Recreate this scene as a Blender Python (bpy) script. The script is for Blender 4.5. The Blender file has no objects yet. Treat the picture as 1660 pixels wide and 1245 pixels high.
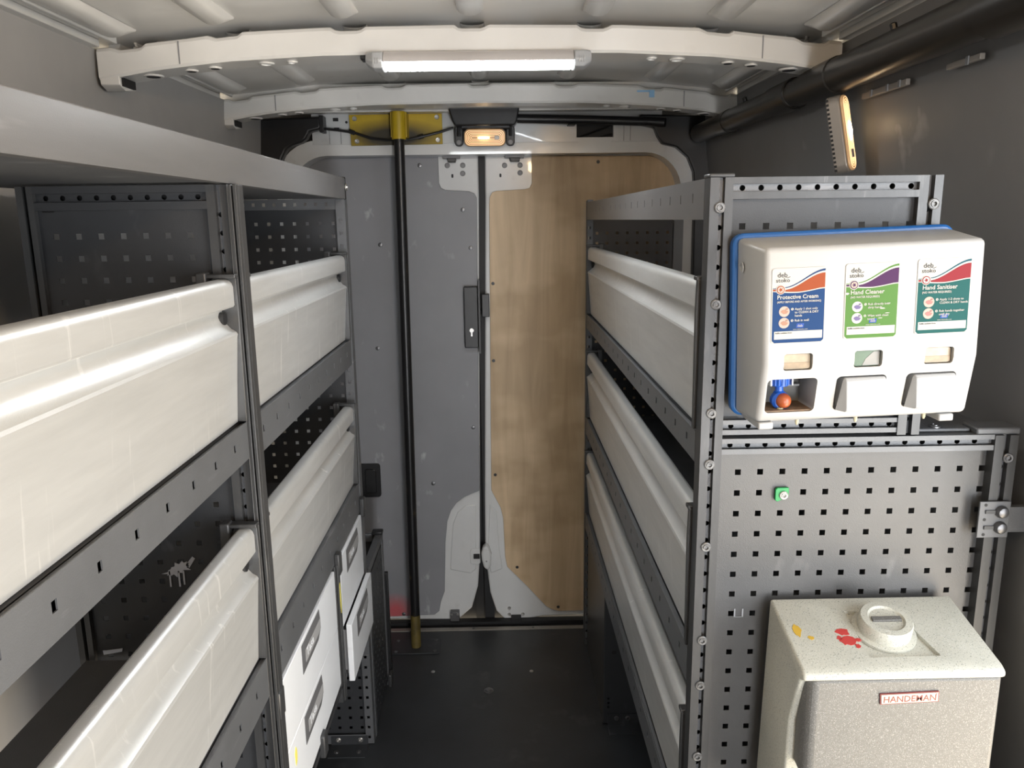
import bpy, bmesh, math, random
from mathutils import Vector, Matrix
random.seed(7)
S = bpy.context.scene
C = S.collection
UP = 1.75            # eye level above the van floor; everything is measured from eye level and lifted at the end

# ------------------------------------------------------------------ camera, sky, exposure
cam = bpy.data.objects.new('camera', bpy.data.cameras.new('camera'))
C.objects.link(cam)
cam.data.sensor_width = 36.0
cam.data.lens = 1266.35 / 1660 * 36.0
cam.data.clip_start = 0.02
rt = Vector((0.99983, -0.01590, -0.01259)); fw = Vector((0.01300, 0.97850, -0.20587))
P_, Y_, R_ = .207353, .0132825, -.0125939
f_ = Vector((math.sin(Y_)*math.cos(P_), math.cos(Y_)*math.cos(P_), -math.sin(P_)))
r_ = Vector((math.cos(Y_), -math.sin(Y_), 0)); u_ = r_.cross(f_)
r2 = math.cos(R_)*r_ + math.sin(R_)*u_; u2 = -math.sin(R_)*r_ + math.cos(R_)*u_
mw = Matrix((r2, u2, -f_)).transposed().to_4x4()
mw.translation = (0, 0, UP)
cam.matrix_world = mw
S.camera = cam

W = bpy.data.worlds.new('sky'); S.world = W; W.use_nodes = True
nt = W.node_tree; nt.nodes.clear()
out = nt.nodes.new('ShaderNodeOutputWorld'); bg = nt.nodes.new('ShaderNodeBackground')
tc = nt.nodes.new('ShaderNodeTexCoord'); sx = nt.nodes.new('ShaderNodeSeparateXYZ')
rp = nt.nodes.new('ShaderNodeValToRGB')
rp.color_ramp.elements[0].position = .47; rp.color_ramp.elements[0].color = (2.05, 1.76, 1.34, 1)
rp.color_ramp.elements[1].position = .53; rp.color_ramp.elements[1].color = (.86, .92, 1.0, 1)
ma = nt.nodes.new('ShaderNodeMath'); ma.operation = 'MULTIPLY_ADD'; ma.inputs[1].default_value = .5; ma.inputs[2].default_value = .5
L = nt.links.new
L(tc.outputs['Generated'], sx.inputs[0]); L(sx.outputs['Z'], ma.inputs[0]); L(ma.outputs[0], rp.inputs[0])
L(rp.outputs[0], bg.inputs[0]); L(bg.outputs[0], out.inputs[0])
bg.inputs[1].default_value = 1.35
S.view_settings.view_transform = 'Standard'; S.view_settings.look = 'None'
S.view_settings.exposure = 0.0; S.view_settings.gamma = 1.0; S.view_settings.use_curve_mapping = False

def area(name, loc, aim, sx_, sy_, power, col, spread=180):
    d = bpy.data.lights.new(name, 'AREA'); d.shape = 'RECTANGLE'; d.size = sx_; d.size_y = sy_
    d.energy = power; d.color = col; d.spread = math.radians(spread)
    o = bpy.data.objects.new(name, d); C.objects.link(o); o.location = Vector(loc) + Vector((0, 0, UP))
    o.rotation_euler = (Vector(aim) - Vector(loc)).to_track_quat('-Z', 'Y').to_euler()
    return o
# daylight entering by the open side door, right of the camera
area('daylight_side_door', (1.30, .30, .10), (-.9, 1.0, .05), 1.2, 1.1, 3, (.95, .98, 1.0))
area('daylight_side_door_front', (1.6, -.2, -.3), (-.45, 2.2, -.6), .8, 1.5, 44, (.90, .95, 1.0))
area('paving_bounce', (1.45, .35, -1.5), (-.9, 1.3, .4), 1.3, .8, 32, (1, .84, .62))
area('cab_corner_fill', (.72, -2.2, -.90), (-.15, 3.0, -.70), .45, 1.2, 82, (.97, .98, 1.0))  # added frontal fill inside the van behind the camera, not from the side door
# warm fill added under the roof, out of view, for bows and left wall
area('warm_front_fill', (.30, .12, .40), (-.75, 1.7, .30), .16, .07, 4.8, (1.0, .64, .31))

# ------------------------------------------------------------------ materials
MATS = {}
def hexc(r, g, b):
    f = lambda c: ((c/255)/12.92 if c/255 <= .04045 else (((c/255)+.055)/1.055)**2.4)
    return (f(r), f(g), f(b), 1)
def mat(name, col, rough=.5, metal=0, var=.0, vscale=(8, 8, 8), bump=0, bscale=300, scratch=None, sscale=(4, 4, 40), samt=.4, spec=.5, emit=None, estr=0, fleck=None, coat=0):
    if name in MATS: return MATS[name]
    m = bpy.data.materials.new(name); m.use_nodes = True; MATS[name] = m
    t = m.node_tree; b = t.nodes['Principled BSDF']; l = t.links.new
    b.inputs['Roughness'].default_value = rough; b.inputs['Metallic'].default_value = metal
    b.inputs['Specular IOR Level'].default_value = spec
    b.inputs['Coat Weight'].default_value = coat
    if emit: b.inputs['Emission Color'].default_value = emit; b.inputs['Emission Strength'].default_value = estr
    rgb = t.nodes.new('ShaderNodeRGB'); rgb.outputs[0].default_value = col if len(col) == 4 else (*col, 1)
    cur = rgb.outputs[0]
    co = t.nodes.new('ShaderNodeTexCoord')
    def noise(scale, det=4, rr=.6):
        mp = t.nodes.new('ShaderNodeMapping'); mp.inputs['Scale'].default_value = scale
        n = t.nodes.new('ShaderNodeTexNoise'); n.inputs['Scale'].default_value = 1; n.inputs['Detail'].default_value = det; n.inputs['Roughness'].default_value = rr
        l(co.outputs['Object'], mp.inputs[0]); l(mp.outputs[0], n.inputs['Vector']); return n.outputs['Fac']
    def mix(fac, a, bcol, typ='MIX'):
        x = t.nodes.new('ShaderNodeMix'); x.data_type = 'RGBA'; x.blend_type = typ
        if isinstance(fac, float): x.inputs[0].default_value = fac
        else: l(fac, x.inputs[0])
        l(a, x.inputs[6])
        if isinstance(bcol, tuple): x.inputs[7].default_value = bcol
        else: l(bcol, x.inputs[7])
        return x.outputs[2]
    def ramp(src, p0, p1, v0=0., v1=1.):
        r = t.nodes.new('ShaderNodeMapRange'); r.inputs[1].default_value = p0; r.inputs[2].default_value = p1
        r.inputs[3].default_value = v0; r.inputs[4].default_value = v1; l(src, r.inputs[0]); return r.outputs[0]
    if var:
        v = ramp(noise(vscale), .3, .7, 1-var, 1+var)
        cur = mix(1.0, cur, v, 'MULTIPLY')
    if fleck:
        for (fc, sc, th) in fleck:
            cur = mix(ramp(noise((sc,)*3, 2, .5), th, th+.05), cur, fc)
    if scratch:
        s = ramp(noise(sscale, 3, .55), .62, .72, 0, samt)
        g = ramp(noise((3, 3, 3), 3, .6), .45, .62)
        mm = t.nodes.new('ShaderNodeMath'); mm.operation = 'MULTIPLY'; l(s, mm.inputs[0]); l(g, mm.inputs[1])
        cur = mix(mm.outputs[0], cur, scratch)
    l(cur, b.inputs['Base Color'])
    if bump:
        bn = t.nodes.new('ShaderNodeBump'); bn.inputs['Strength'].default_value = bump; bn.inputs['Distance'].default_value = .001
        l(noise((bscale,)*3, 2), bn.inputs['Height']); l(bn.outputs[0], b.inputs['Normal'])
    return m

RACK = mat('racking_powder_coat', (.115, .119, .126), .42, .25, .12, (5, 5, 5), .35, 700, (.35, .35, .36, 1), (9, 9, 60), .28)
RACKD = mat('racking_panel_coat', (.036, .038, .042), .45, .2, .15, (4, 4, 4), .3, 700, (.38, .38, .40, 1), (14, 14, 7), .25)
POST = mat('racking_post_worn', (.058, .059, .061), .38, .35, .15, (30, 30, 6), .1, 500, (.34, .335, .32, 1), (60, 60, 9), .35)
FASC = mat('shelf_fascia_satin', (.18, .176, .176), .36, .45, .10, (6, 2, 18), .1, 600, (.5, .48, .46, 1), (12, 4, 40), .18)
ALU = mat('brushed_aluminium', (.65, .652, .64), .36, .55, .06, (5, 5, 45), .12, 400, (.93, .92, .90, 1), (55, 60, 4), .8)
WHITE = mat('white_van_paint', (.64, .65, .65), .24, 0, .04, (5, 5, 5), 0, 1, (.42, .40, .37, 1), (12, 12, 12), .25, coat=.35)
ROOFP = mat('white_roof_paint', (.66, .645, .615), .30, 0, .06, (4, 4, 4), .05, 300, (.38, .35, .31, 1), (10, 10, 10), .3, coat=.25)
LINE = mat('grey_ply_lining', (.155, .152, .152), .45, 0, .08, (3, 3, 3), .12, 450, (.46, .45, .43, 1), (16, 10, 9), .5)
LINEL = mat('grey_ply_lining_lit', (.34, .33, .318), .45, 0, .08, (3, 3, 3), .12, 450, (.5, .49, .47, 1), (16, 10, 9), .4)  # left wall copy of the lining, its colour lightened to stand in for light
FLOOR = mat('dark_floor_sheet', (.027, .029, .032), .42, 0, .22, (4, 4, 4), .25, 350, (.11, .11, .11, 1), (10, 10, 10), .3)
BLK = mat('black_plastic', (.012, .012, .013), .38, 0, .15, (20, 20, 20), .1, 400)
RUB = mat('black_rubber_seal', (.008, .008, .009), .6)
PIPE = mat('black_pipe_plastic', (.017, .015, .013), .30, 0, .25, (9, 3, 9), .05, 300)
DRAW = mat('white_drawer_laminate', (.76, .78, .81), .32, 0, .03, (4, 4, 4), 0, 1, (.50, .51, .53, 1), (9, 9, 30), .3)
GREY = mat('grey_drawer_pull', (.22, .22, .225), .42, 0, .05)
PWHT = mat('white_abs_plastic', (.37, .369, .363), .40, 0, .03, (6, 6, 6), .03, 200, (.52, .46, .36, 1), (7, 7, 22), .35)
PWHT2 = mat('clean_white_plastic', (.42, .427, .433), .28)
BLUE = mat('blue_plastic', (.015, .10, .32), .35)
BLUE2 = mat('blue_pump_plastic', (.012, .085, .42), .3)
ORNG = mat('orange_pump_ball', (.30, .065, .018), .35)
CRM = mat('cream_plastic', (.45, .41, .28), .45, 0, .1)
BEIGE = mat('amber_window_plastic', (.33, .27, .19), .3, 0, .15, (60, 60, 60))
BROWN = mat('brown_cavity_floor', (.16, .10, .055), .6, 0, .4, (60, 30, 60))
CAVG = mat('grey_cavity', (.22, .215, .20), .5, 0, .1)
GWIN = mat('green_window_liquid', (.055, .10, .055), .25, 0, .2, (50, 50, 50))
STONE = mat('cream_speckled_plastic', (.47, .465, .405), .5, 0, .07, (12, 12, 12), .15, 260, (.42, .34, .20, 1), (9, 9, 14), .3, fleck=[((.20, .21, .19, 1), 520, .61), ((.58, .58, .55, 1), 600, .62)])
STONED = mat('grey_speckled_plastic', (.115, .113, .107), .55, 0, .06, (10, 10, 10), .25, 300, None, fleck=[((.10, .095, .085, 1), 600, .57), ((.25, .246, .235, 1), 820, .60)])
YEL = mat('yellow_bracket_paint', (.50, .34, .012), .45, 0, .12, (8, 8, 8), .1, 200, (.03, .025, .01, 1), (9, 9, 9), .75)
POLEM = mat('black_painted_pole', (.014, .014, .015), .33, .2, .2, (20, 20, 5), .1, 200, (.35, .25, .10, 1), (30, 30, 12), .25)
STEEL = mat('zinc_bolt', (.55, .54, .52), .32, .9)
SCREWM = mat('worn_screw', (.15, .15, .15), .45, .5, .4, (260, 260, 260))
DSTEEL = mat('dark_zinc_bolt', (.16, .16, .165), .38, .8)
SILL = mat('sill_strip', (.30, .28, .25), .45, .4, .15, (10, 10, 10))
GREEN = mat('green_tab_plastic', (.01, .24, .065), .4)
LBLUE = mat('pale_blue_mark', (.30, .55, .80), .5)
PAINTW = mat('pale_blue_paint_splash', (.42, .46, .54), .5)
PYEL = mat('yellow_paint_fleck', (.52, .33, .04), .5)
PYEL2 = mat('yellow_felt_mark', (.80, .72, .15), .5)
PRED = mat('red_paint_fleck', (.45, .045, .04), .5)
ALUH = mat('strip_light_body', (.62, .58, .56), .3, .3)
TUBE = mat('strip_light_lens', (.9, .9, .9), .3, emit=(.93, .97, 1, 1), estr=48)
LENS = mat('amber_lamp_lens', (.55, .36, .20), .2, emit=(1, .54, .22, 1), estr=.16)
RING = mat('lamp_lens_ridge', (.9, .7, .45), .15, emit=(1, .66, .34, 1), estr=.95)
BULB = mat('lamp_bulb', (1, .9, .7), .2, emit=(1, .76, .46, 1), estr=20)
LAMPG = mat('lamp_grey_housing', (.30, .27, .24), .35, .3)
PLATE = mat('pink_cream_nameplate', (.44, .35, .28), .35)
PRINTR = mat('red_print', (.15, .012, .016), .45)

def ply_mat():
    m = mat('plywood', (.60, .45, .285), .5, 0, .06, (3, 3, 3))
    t = m.node_tree; b = t.nodes['Principled BSDF']; l = t.links.new
    src = b.inputs['Base Color'].links[0].from_socket
    co = t.nodes.new('ShaderNodeTexCoord'); mp = t.nodes.new('ShaderNodeMapping'); mp.inputs['Scale'].default_value = (17, 17, 1.5)
    n = t.nodes.new('ShaderNodeTexNoise'); n.inputs['Scale'].default_value = 1; n.inputs['Detail'].default_value = 5; n.inputs['Distortion'].default_value = .9
    l(co.outputs['Object'], mp.inputs[0]); l(mp.outputs[0], n.inputs['Vector'])
    mp2 = t.nodes.new('ShaderNodeMapping'); mp2.inputs['Scale'].default_value = (3, 3, 5)
    n2 = t.nodes.new('ShaderNodeTexNoise'); n2.inputs['Scale'].default_value = 1; n2.inputs['Detail'].default_value = 3
    l(co.outputs['Object'], mp2.inputs[0]); l(mp2.outputs[0], n2.inputs['Vector'])
    r = t.nodes.new('ShaderNodeValToRGB'); r.color_ramp.elements[0].position = .35; r.color_ramp.elements[0].color = (.84, .82, .79, 1)
    r.color_ramp.elements[1].position = .65; r.color_ramp.elements[1].color = (1.06, 1.06, 1.06, 1)
    l(n.outputs['Fac'], r.inputs[0])
    r2_ = t.nodes.new('ShaderNodeValToRGB'); r2_.color_ramp.elements[0].position = .40; r2_.color_ramp.elements[0].color = (.80, .78, .74, 1)
    r2_.color_ramp.elements[1].position = .55; r2_.color_ramp.elements[1].color = (1, 1, 1, 1)
    l(n2.outputs['Fac'], r2_.inputs[0])
    for rr in (r, r2_):
        x = t.nodes.new('ShaderNodeMix'); x.data_type = 'RGBA'; x.blend_type = 'MULTIPLY'; x.inputs[0].default_value = 1
        l(src, x.inputs[6]); l(rr.outputs[0], x.inputs[7]); src = x.outputs[2]
    l(src, b.inputs['Base Color'])
    return m
PLY = ply_mat()
def door_lining_mat():                      # the lining with the red spray mark near its foot
    m = LINE.copy(); m.name = 'grey_door_lining'; MATS['dl'] = m
    t = m.node_tree; b = t.nodes['Principled BSDF']; l = t.links.new
    src = b.inputs['Base Color'].links[0].from_socket
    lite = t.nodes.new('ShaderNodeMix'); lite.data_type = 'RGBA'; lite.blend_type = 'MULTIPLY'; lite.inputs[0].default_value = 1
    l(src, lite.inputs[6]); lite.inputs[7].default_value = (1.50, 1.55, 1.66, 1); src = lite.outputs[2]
    co = t.nodes.new('ShaderNodeTexCoord'); d = t.nodes.new('ShaderNodeVectorMath'); d.operation = 'DISTANCE'
    d.inputs[1].default_value = (-.485, 3.185, -1.69); l(co.outputs['Object'], d.inputs[0])
    r = t.nodes.new('ShaderNodeMapRange'); r.inputs[1].default_value = .09; r.inputs[2].default_value = .02; r.inputs[3].default_value = 0; r.inputs[4].default_value = .75
    l(d.outputs['Value'], r.inputs[0])
    x = t.nodes.new('ShaderNodeMix'); x.data_type = 'RGBA'; l(r.outputs[0], x.inputs[0]); l(src, x.inputs[6]); x.inputs[7].default_value = (.55, .05, .06, 1)
    l(x.outputs[2], b.inputs['Base Color'])
    return m
DLINE = door_lining_mat()

# ------------------------------------------------------------------ mesh building
class MB:
    def __init__(s): s.v = []; s.f = []
    def add(s, vs, fs):
        n = len(s.v); s.v += [tuple(p) for p in vs]; s.f += [tuple(i+n for i in f) for f in fs]; return s
    def box(s, x0, x1, y0, y1, z0, z1):
        x0, x1 = min(x0, x1), max(x0, x1); y0, y1 = min(y0, y1), max(y0, y1); z0, z1 = min(z0, z1), max(z0, z1)
        return s.add([(x0,y0,z0),(x1,y0,z0),(x1,y1,z0),(x0,y1,z0),(x0,y0,z1),(x1,y0,z1),(x1,y1,z1),(x0,y1,z1)],
                     [(0,3,2,1),(4,5,6,7),(0,1,5,4),(1,2,6,5),(2,3,7,6),(3,0,4,7)])
    def prism(s, pts, axis, a, b):               # outline in the two other axes, extruded from a to b
        n = len(pts)
        def P(p, w): return {'x': (w, p[0], p[1]), 'y': (p[0], w, p[1]), 'z': (p[0], p[1], w)}[axis]
        vs = [P(p, a) for p in pts] + [P(p, b) for p in pts]
        fs = [tuple(range(n)), tuple(range(2*n-1, n-1, -1))] + [((i+1) % n, i, i+n, (i+1) % n+n) for i in range(n)]
        return s.add(vs, fs)
    def tube(s, path, r, n=10, cap=True):
        path = [Vector(p) for p in path]; k = len(path); rs = r if isinstance(r, (list, tuple)) else [r]*k
        vs = []; prev = None
        for i, p in enumerate(path):
            t = (path[min(i+1, k-1)] - path[max(i-1, 0)]).normalized()
            if prev is None:
                a = Vector((0, 0, 1)) if abs(t.z) < .9 else Vector((1, 0, 0)); x = t.cross(a).normalized()
            else: x = (prev - t*prev.dot(t)).normalized()
            prev = x; y = t.cross(x)
            vs += [p + rs[i]*(math.cos(2*math.pi*j/n)*x + math.sin(2*math.pi*j/n)*y) for j in range(n)]
        fs = [(i*n+j, i*n+(j+1) % n, (i+1)*n+(j+1) % n, (i+1)*n+j) for i in range(k-1) for j in range(n)]
        if cap: fs += [tuple(range(n-1, -1, -1)), tuple(range((k-1)*n, k*n))]
        return s.add(vs, fs)
    def lathe(s, prof, origin, axis, n=16, sx=1, sy=1):        # prof: (radius, height along axis)
        ax = Vector(axis).normalized(); a = Vector((0, 0, 1)) if abs(ax.z) < .9 else Vector((1, 0, 0))
        x = ax.cross(a).normalized(); y = ax.cross(x); o = Vector(origin); vs = []
        for (r, h) in prof:
            vs += [o + ax*h + r*(sx*math.cos(2*math.pi*j/n)*x + sy*math.sin(2*math.pi*j/n)*y) for j in range(n)]
        k = len(prof)
        fs = [(i*n+j, i*n+(j+1) % n, (i+1)*n+(j+1) % n, (i+1)*n+j) for i in range(k-1) for j in range(n)]
        fs += [tuple(range(n-1, -1, -1)), tuple(range((k-1)*n, k*n))]
        return s.add(vs, fs)
    def plate(s, O, u, v, U, V, holes, t=.0015):   # perforated sheet: holes are (u0,u1,v0,v1[,'o'])
        O, u, v = Vector(O), Vector(u), Vector(v); n = u.cross(v).normalized()
        r5 = lambda a: round(a, 5)
        us = sorted({0., r5(U)} | {r5(h[i]) for h in holes for i in (0, 1)}); vs = sorted({0., r5(V)} | {r5(h[i]) for h in holes for i in (2, 3)})
        iu = {a: i for i, a in enumerate(us)}; iv = {a: i for i, a in enumerate(vs)}
        hole = {}
        for h in holes:
            for i in range(iu[r5(h[0])], iu[r5(h[1])]):
                for j in range(iv[r5(h[2])], iv[r5(h[3])]): hole[(i, j)] = h
        V_ = []; F = []; ix = {}
        def vid(a, b, w):
            k = (r5(a), r5(b), w)
            if k not in ix: ix[k] = len(V_); V_.append(O + u*a + v*b + n*w)
            return ix[k]
        nu, nv = len(us)-1, len(vs)-1
        solid = lambda i, j: 0 <= i < nu and 0 <= j < nv and (i, j) not in hole
        isround = lambda i, j: (i, j) in hole and len(hole[(i, j)]) > 4
        for i in range(nu):
            for j in range(nv):
                a, b, c, d = us[i], us[i+1], vs[j], vs[j+1]
                if solid(i, j):
                    F.append((vid(a,c,0), vid(a,d,0), vid(b,d,0), vid(b,c,0)))
                    F.append((vid(a,c,t), vid(b,c,t), vid(b,d,t), vid(a,d,t)))
                    for (di, dj, p, q) in ((-1,0,(a,d),(a,c)), (1,0,(b,c),(b,d)), (0,-1,(a,c),(b,c)), (0,1,(b,d),(a,d))):
                        if not solid(i+di, j+dj) and not isround(i+di, j+dj):
                            F.append((vid(*p,0), vid(*p,t), vid(*q,t), vid(*q,0)))
                elif isround(i, j):
                    cx, cy, r = (a+b)/2, (c+d)/2, min(b-a, d-c)/2
                    cor = [(b,d), (a,d), (a,c), (b,c)]
                    pts = [(cx+r*math.cos(k*math.pi/6), cy+r*math.sin(k*math.pi/6)) for k in range(12)]
                    for q in range(4):
                        for k in range(3):
                            p, p2 = pts[q*3+k], pts[(q*3+k+1) % 12]
                            F.append((vid(*cor[q],t), vid(*p2,t), vid(*p,t))); F.append((vid(*cor[q],0), vid(*p,0), vid(*p2,0)))
                            F.append((vid(*p,0), vid(*p,t), vid(*p2,t), vid(*p2,0)))
                        p = pts[((q+1)*3) % 12]; c0, c1 = cor[q], cor[(q+1) % 4]
                        F.append((vid(*c0,t), vid(*c1,t), vid(*p,t))); F.append((vid(*c0,0), vid(*p,0), vid(*c1,0)))
        return s.add(V_, F)
    def build(s, name, m, parent=None, bevel=0, seg=2, smooth=35, local=False):
        me = bpy.data.meshes.new(name); me.from_pydata(s.v, [], s.f); me.validate()
        bm = bmesh.new(); bm.from_mesh(me); bmesh.ops.recalc_face_normals(bm, faces=bm.faces); bm.to_mesh(me); bm.free()
        me.materials.append(m)
        if smooth: me.shade_smooth(); me.set_sharp_from_angle(angle=math.radians(smooth))
        o = bpy.data.objects.new(name, me); C.objects.link(o)
        if bevel:
            b = o.modifiers.new('bevel', 'BEVEL'); b.width = bevel; b.segments = seg; b.limit_method = 'ANGLE'; b.angle_limit = math.radians(30)
        if parent:
            o.parent = parent
            if not local:                       # geometry is in world measure: cancel the parents' offsets
                off = Vector((0, 0, 0)); p = parent
                while p: off += p.location; p = p.parent
                o.location = -off
        return o
def B(): return MB()
def BX(*a): return MB().box(*a)
def tag(o, label=None, cat=None, group=None, kind=None):
    for k, v in (('label', label), ('category', cat), ('group', group), ('kind', kind)):
        if v: o[k] = v
    return o
def thing(name, loc, label, cat, group=None):
    o = bpy.data.objects.new(name, None); C.objects.link(o); o.location = loc; o.empty_display_size = .1
    return tag(o, label, cat, group)
def struct(o): o['kind'] = 'structure'; return o
def carve(o, cutters):                          # real recesses: cut, then keep the result as plain mesh
    for c in cutters:
        b = o.modifiers.new('cut', 'BOOLEAN'); b.operation = 'DIFFERENCE'; b.object = c; b.solver = 'EXACT'
    bpy.context.view_layer.update()
    dg = bpy.context.evaluated_depsgraph_get()
    me = bpy.data.meshes.new_from_object(o.evaluated_get(dg))
    o.modifiers.clear(); o.data = me
    me.shade_smooth(); me.set_sharp_from_angle(angle=math.radians(35))
    for c in cutters: bpy.data.objects.remove(c)
def words(body, size, m, name, parent, mtx, ext=.0002, xs=1.0, bold=0):
    cu = bpy.data.curves.new(name, 'FONT'); cu.body = body; cu.size = size; cu.extrude = ext; cu.align_x = 'LEFT'; cu.resolution_u = 2; cu.offset = bold
    t = bpy.data.objects.new(name, cu); C.objects.link(t); bpy.context.view_layer.update()
    me = bpy.data.meshes.new_from_object(t.evaluated_get(bpy.context.evaluated_depsgraph_get()))
    bpy.data.objects.remove(t)
    me.transform(Matrix.Diagonal((xs, 1, 1, 1))); me.transform(mtx); me.materials.clear(); me.materials.append(m)
    o = bpy.data.objects.new(name, me); C.objects.link(o); o.parent = parent
    return o
def rrect(x0, x1, z0, z1, r, n=5):
    pts = []
    for (cx, cz, a0) in ((x1-r, z1-r, 0), (x0+r, z1-r, 90), (x0+r, z0+r, 180), (x1-r, z0+r, 270)):
        pts += [(cx+r*math.cos(math.radians(a0+90*k/n)), cz+r*math.sin(math.radians(a0+90*k/n))) for k in range(n+1)]
    return pts
def blob(cx, cz, rx, rz, n=14, jag=.35, seed=1):
    rd = random.Random(seed)
    return [(cx + rx*(1-jag*rd.random())*math.cos(2*math.pi*k/n), cz + rz*(1-jag*rd.random())*math.sin(2*math.pi*k/n)) for k in range(n)]

# ------------------------------------------------------------------ the van body: floor, walls, roof, rear doors
FZ = -UP
CX = -.057
floor = struct(BX(-1.02, .95, -2.6, 3.14, FZ-.03, FZ).build('floor', FLOOR))
fb = B().lathe([(.019, 0), (.019, .002), (.012, .004), (.012, .0075), (.008, .009)], (-.068, 2.664, FZ), (0, 0, 1), 12).build('floor_bolt', DSTEEL, floor)
for (x, y) in ((.10, 2.79), (-.29, 2.80)):
    B().lathe([(.008, 0), (.008, .002), (.004, .003)], (x, y, FZ), (0, 0, 1), 10).build('floor_screw', STEEL, floor)
sill = struct(BX(-.62, .36, 3.112, 3.135, FZ, FZ+.004).build('trim_1', SILL))
for x in (-.40, -.14, .12): B().lathe([(.006, 0), (.005, .002)], (x, 3.123, FZ+.004), (0, 0, 1), 8).build('sill_screw', DSTEEL, sill)
struct(B().box(-.9, .8, 3.136, 3.20, FZ-.03, FZ-.006).box(-.9, .8, 3.165, 3.20, FZ-.006, FZ+.012).build('trim_2', RUB))

def wall(name, pts0, pts1, y0, y1, t):
    # inner surface follows the body curve; pts at the front (y0..1.9) and pulled in slightly at the rear (y1)
    m = B(); n = len(pts0); ys = (y0, 1.9, y1); vs = []
    for k, yy in enumerate(ys):
        for (x, z) in (pts0 if k < 2 else pts1): vs.append((x, yy, z))
    for k, yy in enumerate(ys):
        for (x, z) in (pts0 if k < 2 else pts1): vs.append((x+t, yy, z))
    N = 3*n; fs = []
    for k in range(2):
        for i in range(n-1):
            a = k*n+i; fs += [(a, a+1, a+n+1, a+n), (N+a, N+a+n, N+a+n+1, N+a+1)]
        for i in (0, n-1): a = k*n+i; fs.append((a, a+n, N+a+n, N+a))
    for k in (0, 2):
        for i in range(n-1): a = k*n+i; fs.append((a, N+a, N+a+1, a+1))
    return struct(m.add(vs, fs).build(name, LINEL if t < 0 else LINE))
lw = [(-.915, .392), (-.925, .25), (-.950, 0), (-.985, -.4), (-1.0, -.8), (-1.0, FZ)]
rw = [(.805, .392), (.815, .25), (.850, 0), (.893, -.35), (.915, -.8), (.915, FZ)]
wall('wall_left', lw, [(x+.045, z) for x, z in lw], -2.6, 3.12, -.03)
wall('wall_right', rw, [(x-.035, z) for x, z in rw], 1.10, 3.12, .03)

# side door pillar and bulkhead behind the camera: they bound the door opening the daylight comes through
struct(BX(-1.03, .95, -2.65, -2.60, FZ, .46).build('wall_front', LINE))
struct(BX(.86, .95, -2.60, -.40, FZ, .46).build('trim_7', LINE))
def btop(x):                                  # top line of the roof bows across the van
    a = abs(x-CX)
    P = [(0, .437), (.34, .433), (.55, .424), (.65, .412), (.76, .401), (.86, .392)]
    for (a0, z0), (a1, z1) in zip(P, P[1:]):
        if a <= a1: return z0+(z1-z0)*(a-a0)/(a1-a0)
    return P[-1][1]
def bbot(x):
    a = abs(x-CX)
    P = [(0, .374), (.34, .371), (.55, .361), (.65, .351), (.73, .342), (.80, .330), (.86, .322)]
    for (a0, z0), (a1, z1) in zip(P, P[1:]):
        if a <= a1: return z0+(z1-z0)*(a-a0)/(a1-a0)
    return P[-1][1]
xs = [CX-.99+i*1.98/44 for i in range(45)]
m = B(); pr = [(x, btop(x)+.024-(.10 if abs(x-CX) > .93 else 0)) for x in xs]
m.prism(pr + [(x, z+.02) for x, z in reversed(pr)], 'y', -2.6, 3.3)
ceiling = struct(m.build('ceiling', ROOFP))
for x in (-.835, -.615, -.337, -.058, .222, .505, .725):
    z = btop(x)
    for (ya, yb) in ((-.5, 1.885), (1.995, 2.665), (2.775, 3.05)):
        m = B(); n = 8; prof = []
        w = .030
        prof = [(x-w*math.cos(math.pi*k/n), z+.026-.027*math.sin(math.pi*k/n)**.7) for k in range(n+1)]
        k = len(prof); vs = []
        segs = [(ya, .35), (ya+.03, 1), (yb-.05, 1), (yb, .25)]
        for (yy, sc) in segs: vs += [(px, yy, z+.026+(pz-z-.026)*sc) for px, pz in prof]
        fs = [(a*k+i, a*k+i+1, (a+1)*k+i+1, (a+1)*k+i) for a in range(3) for i in range(k-1)]
        m.add(vs, fs).build('roof_rib', ROOFP, ceiling)
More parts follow.
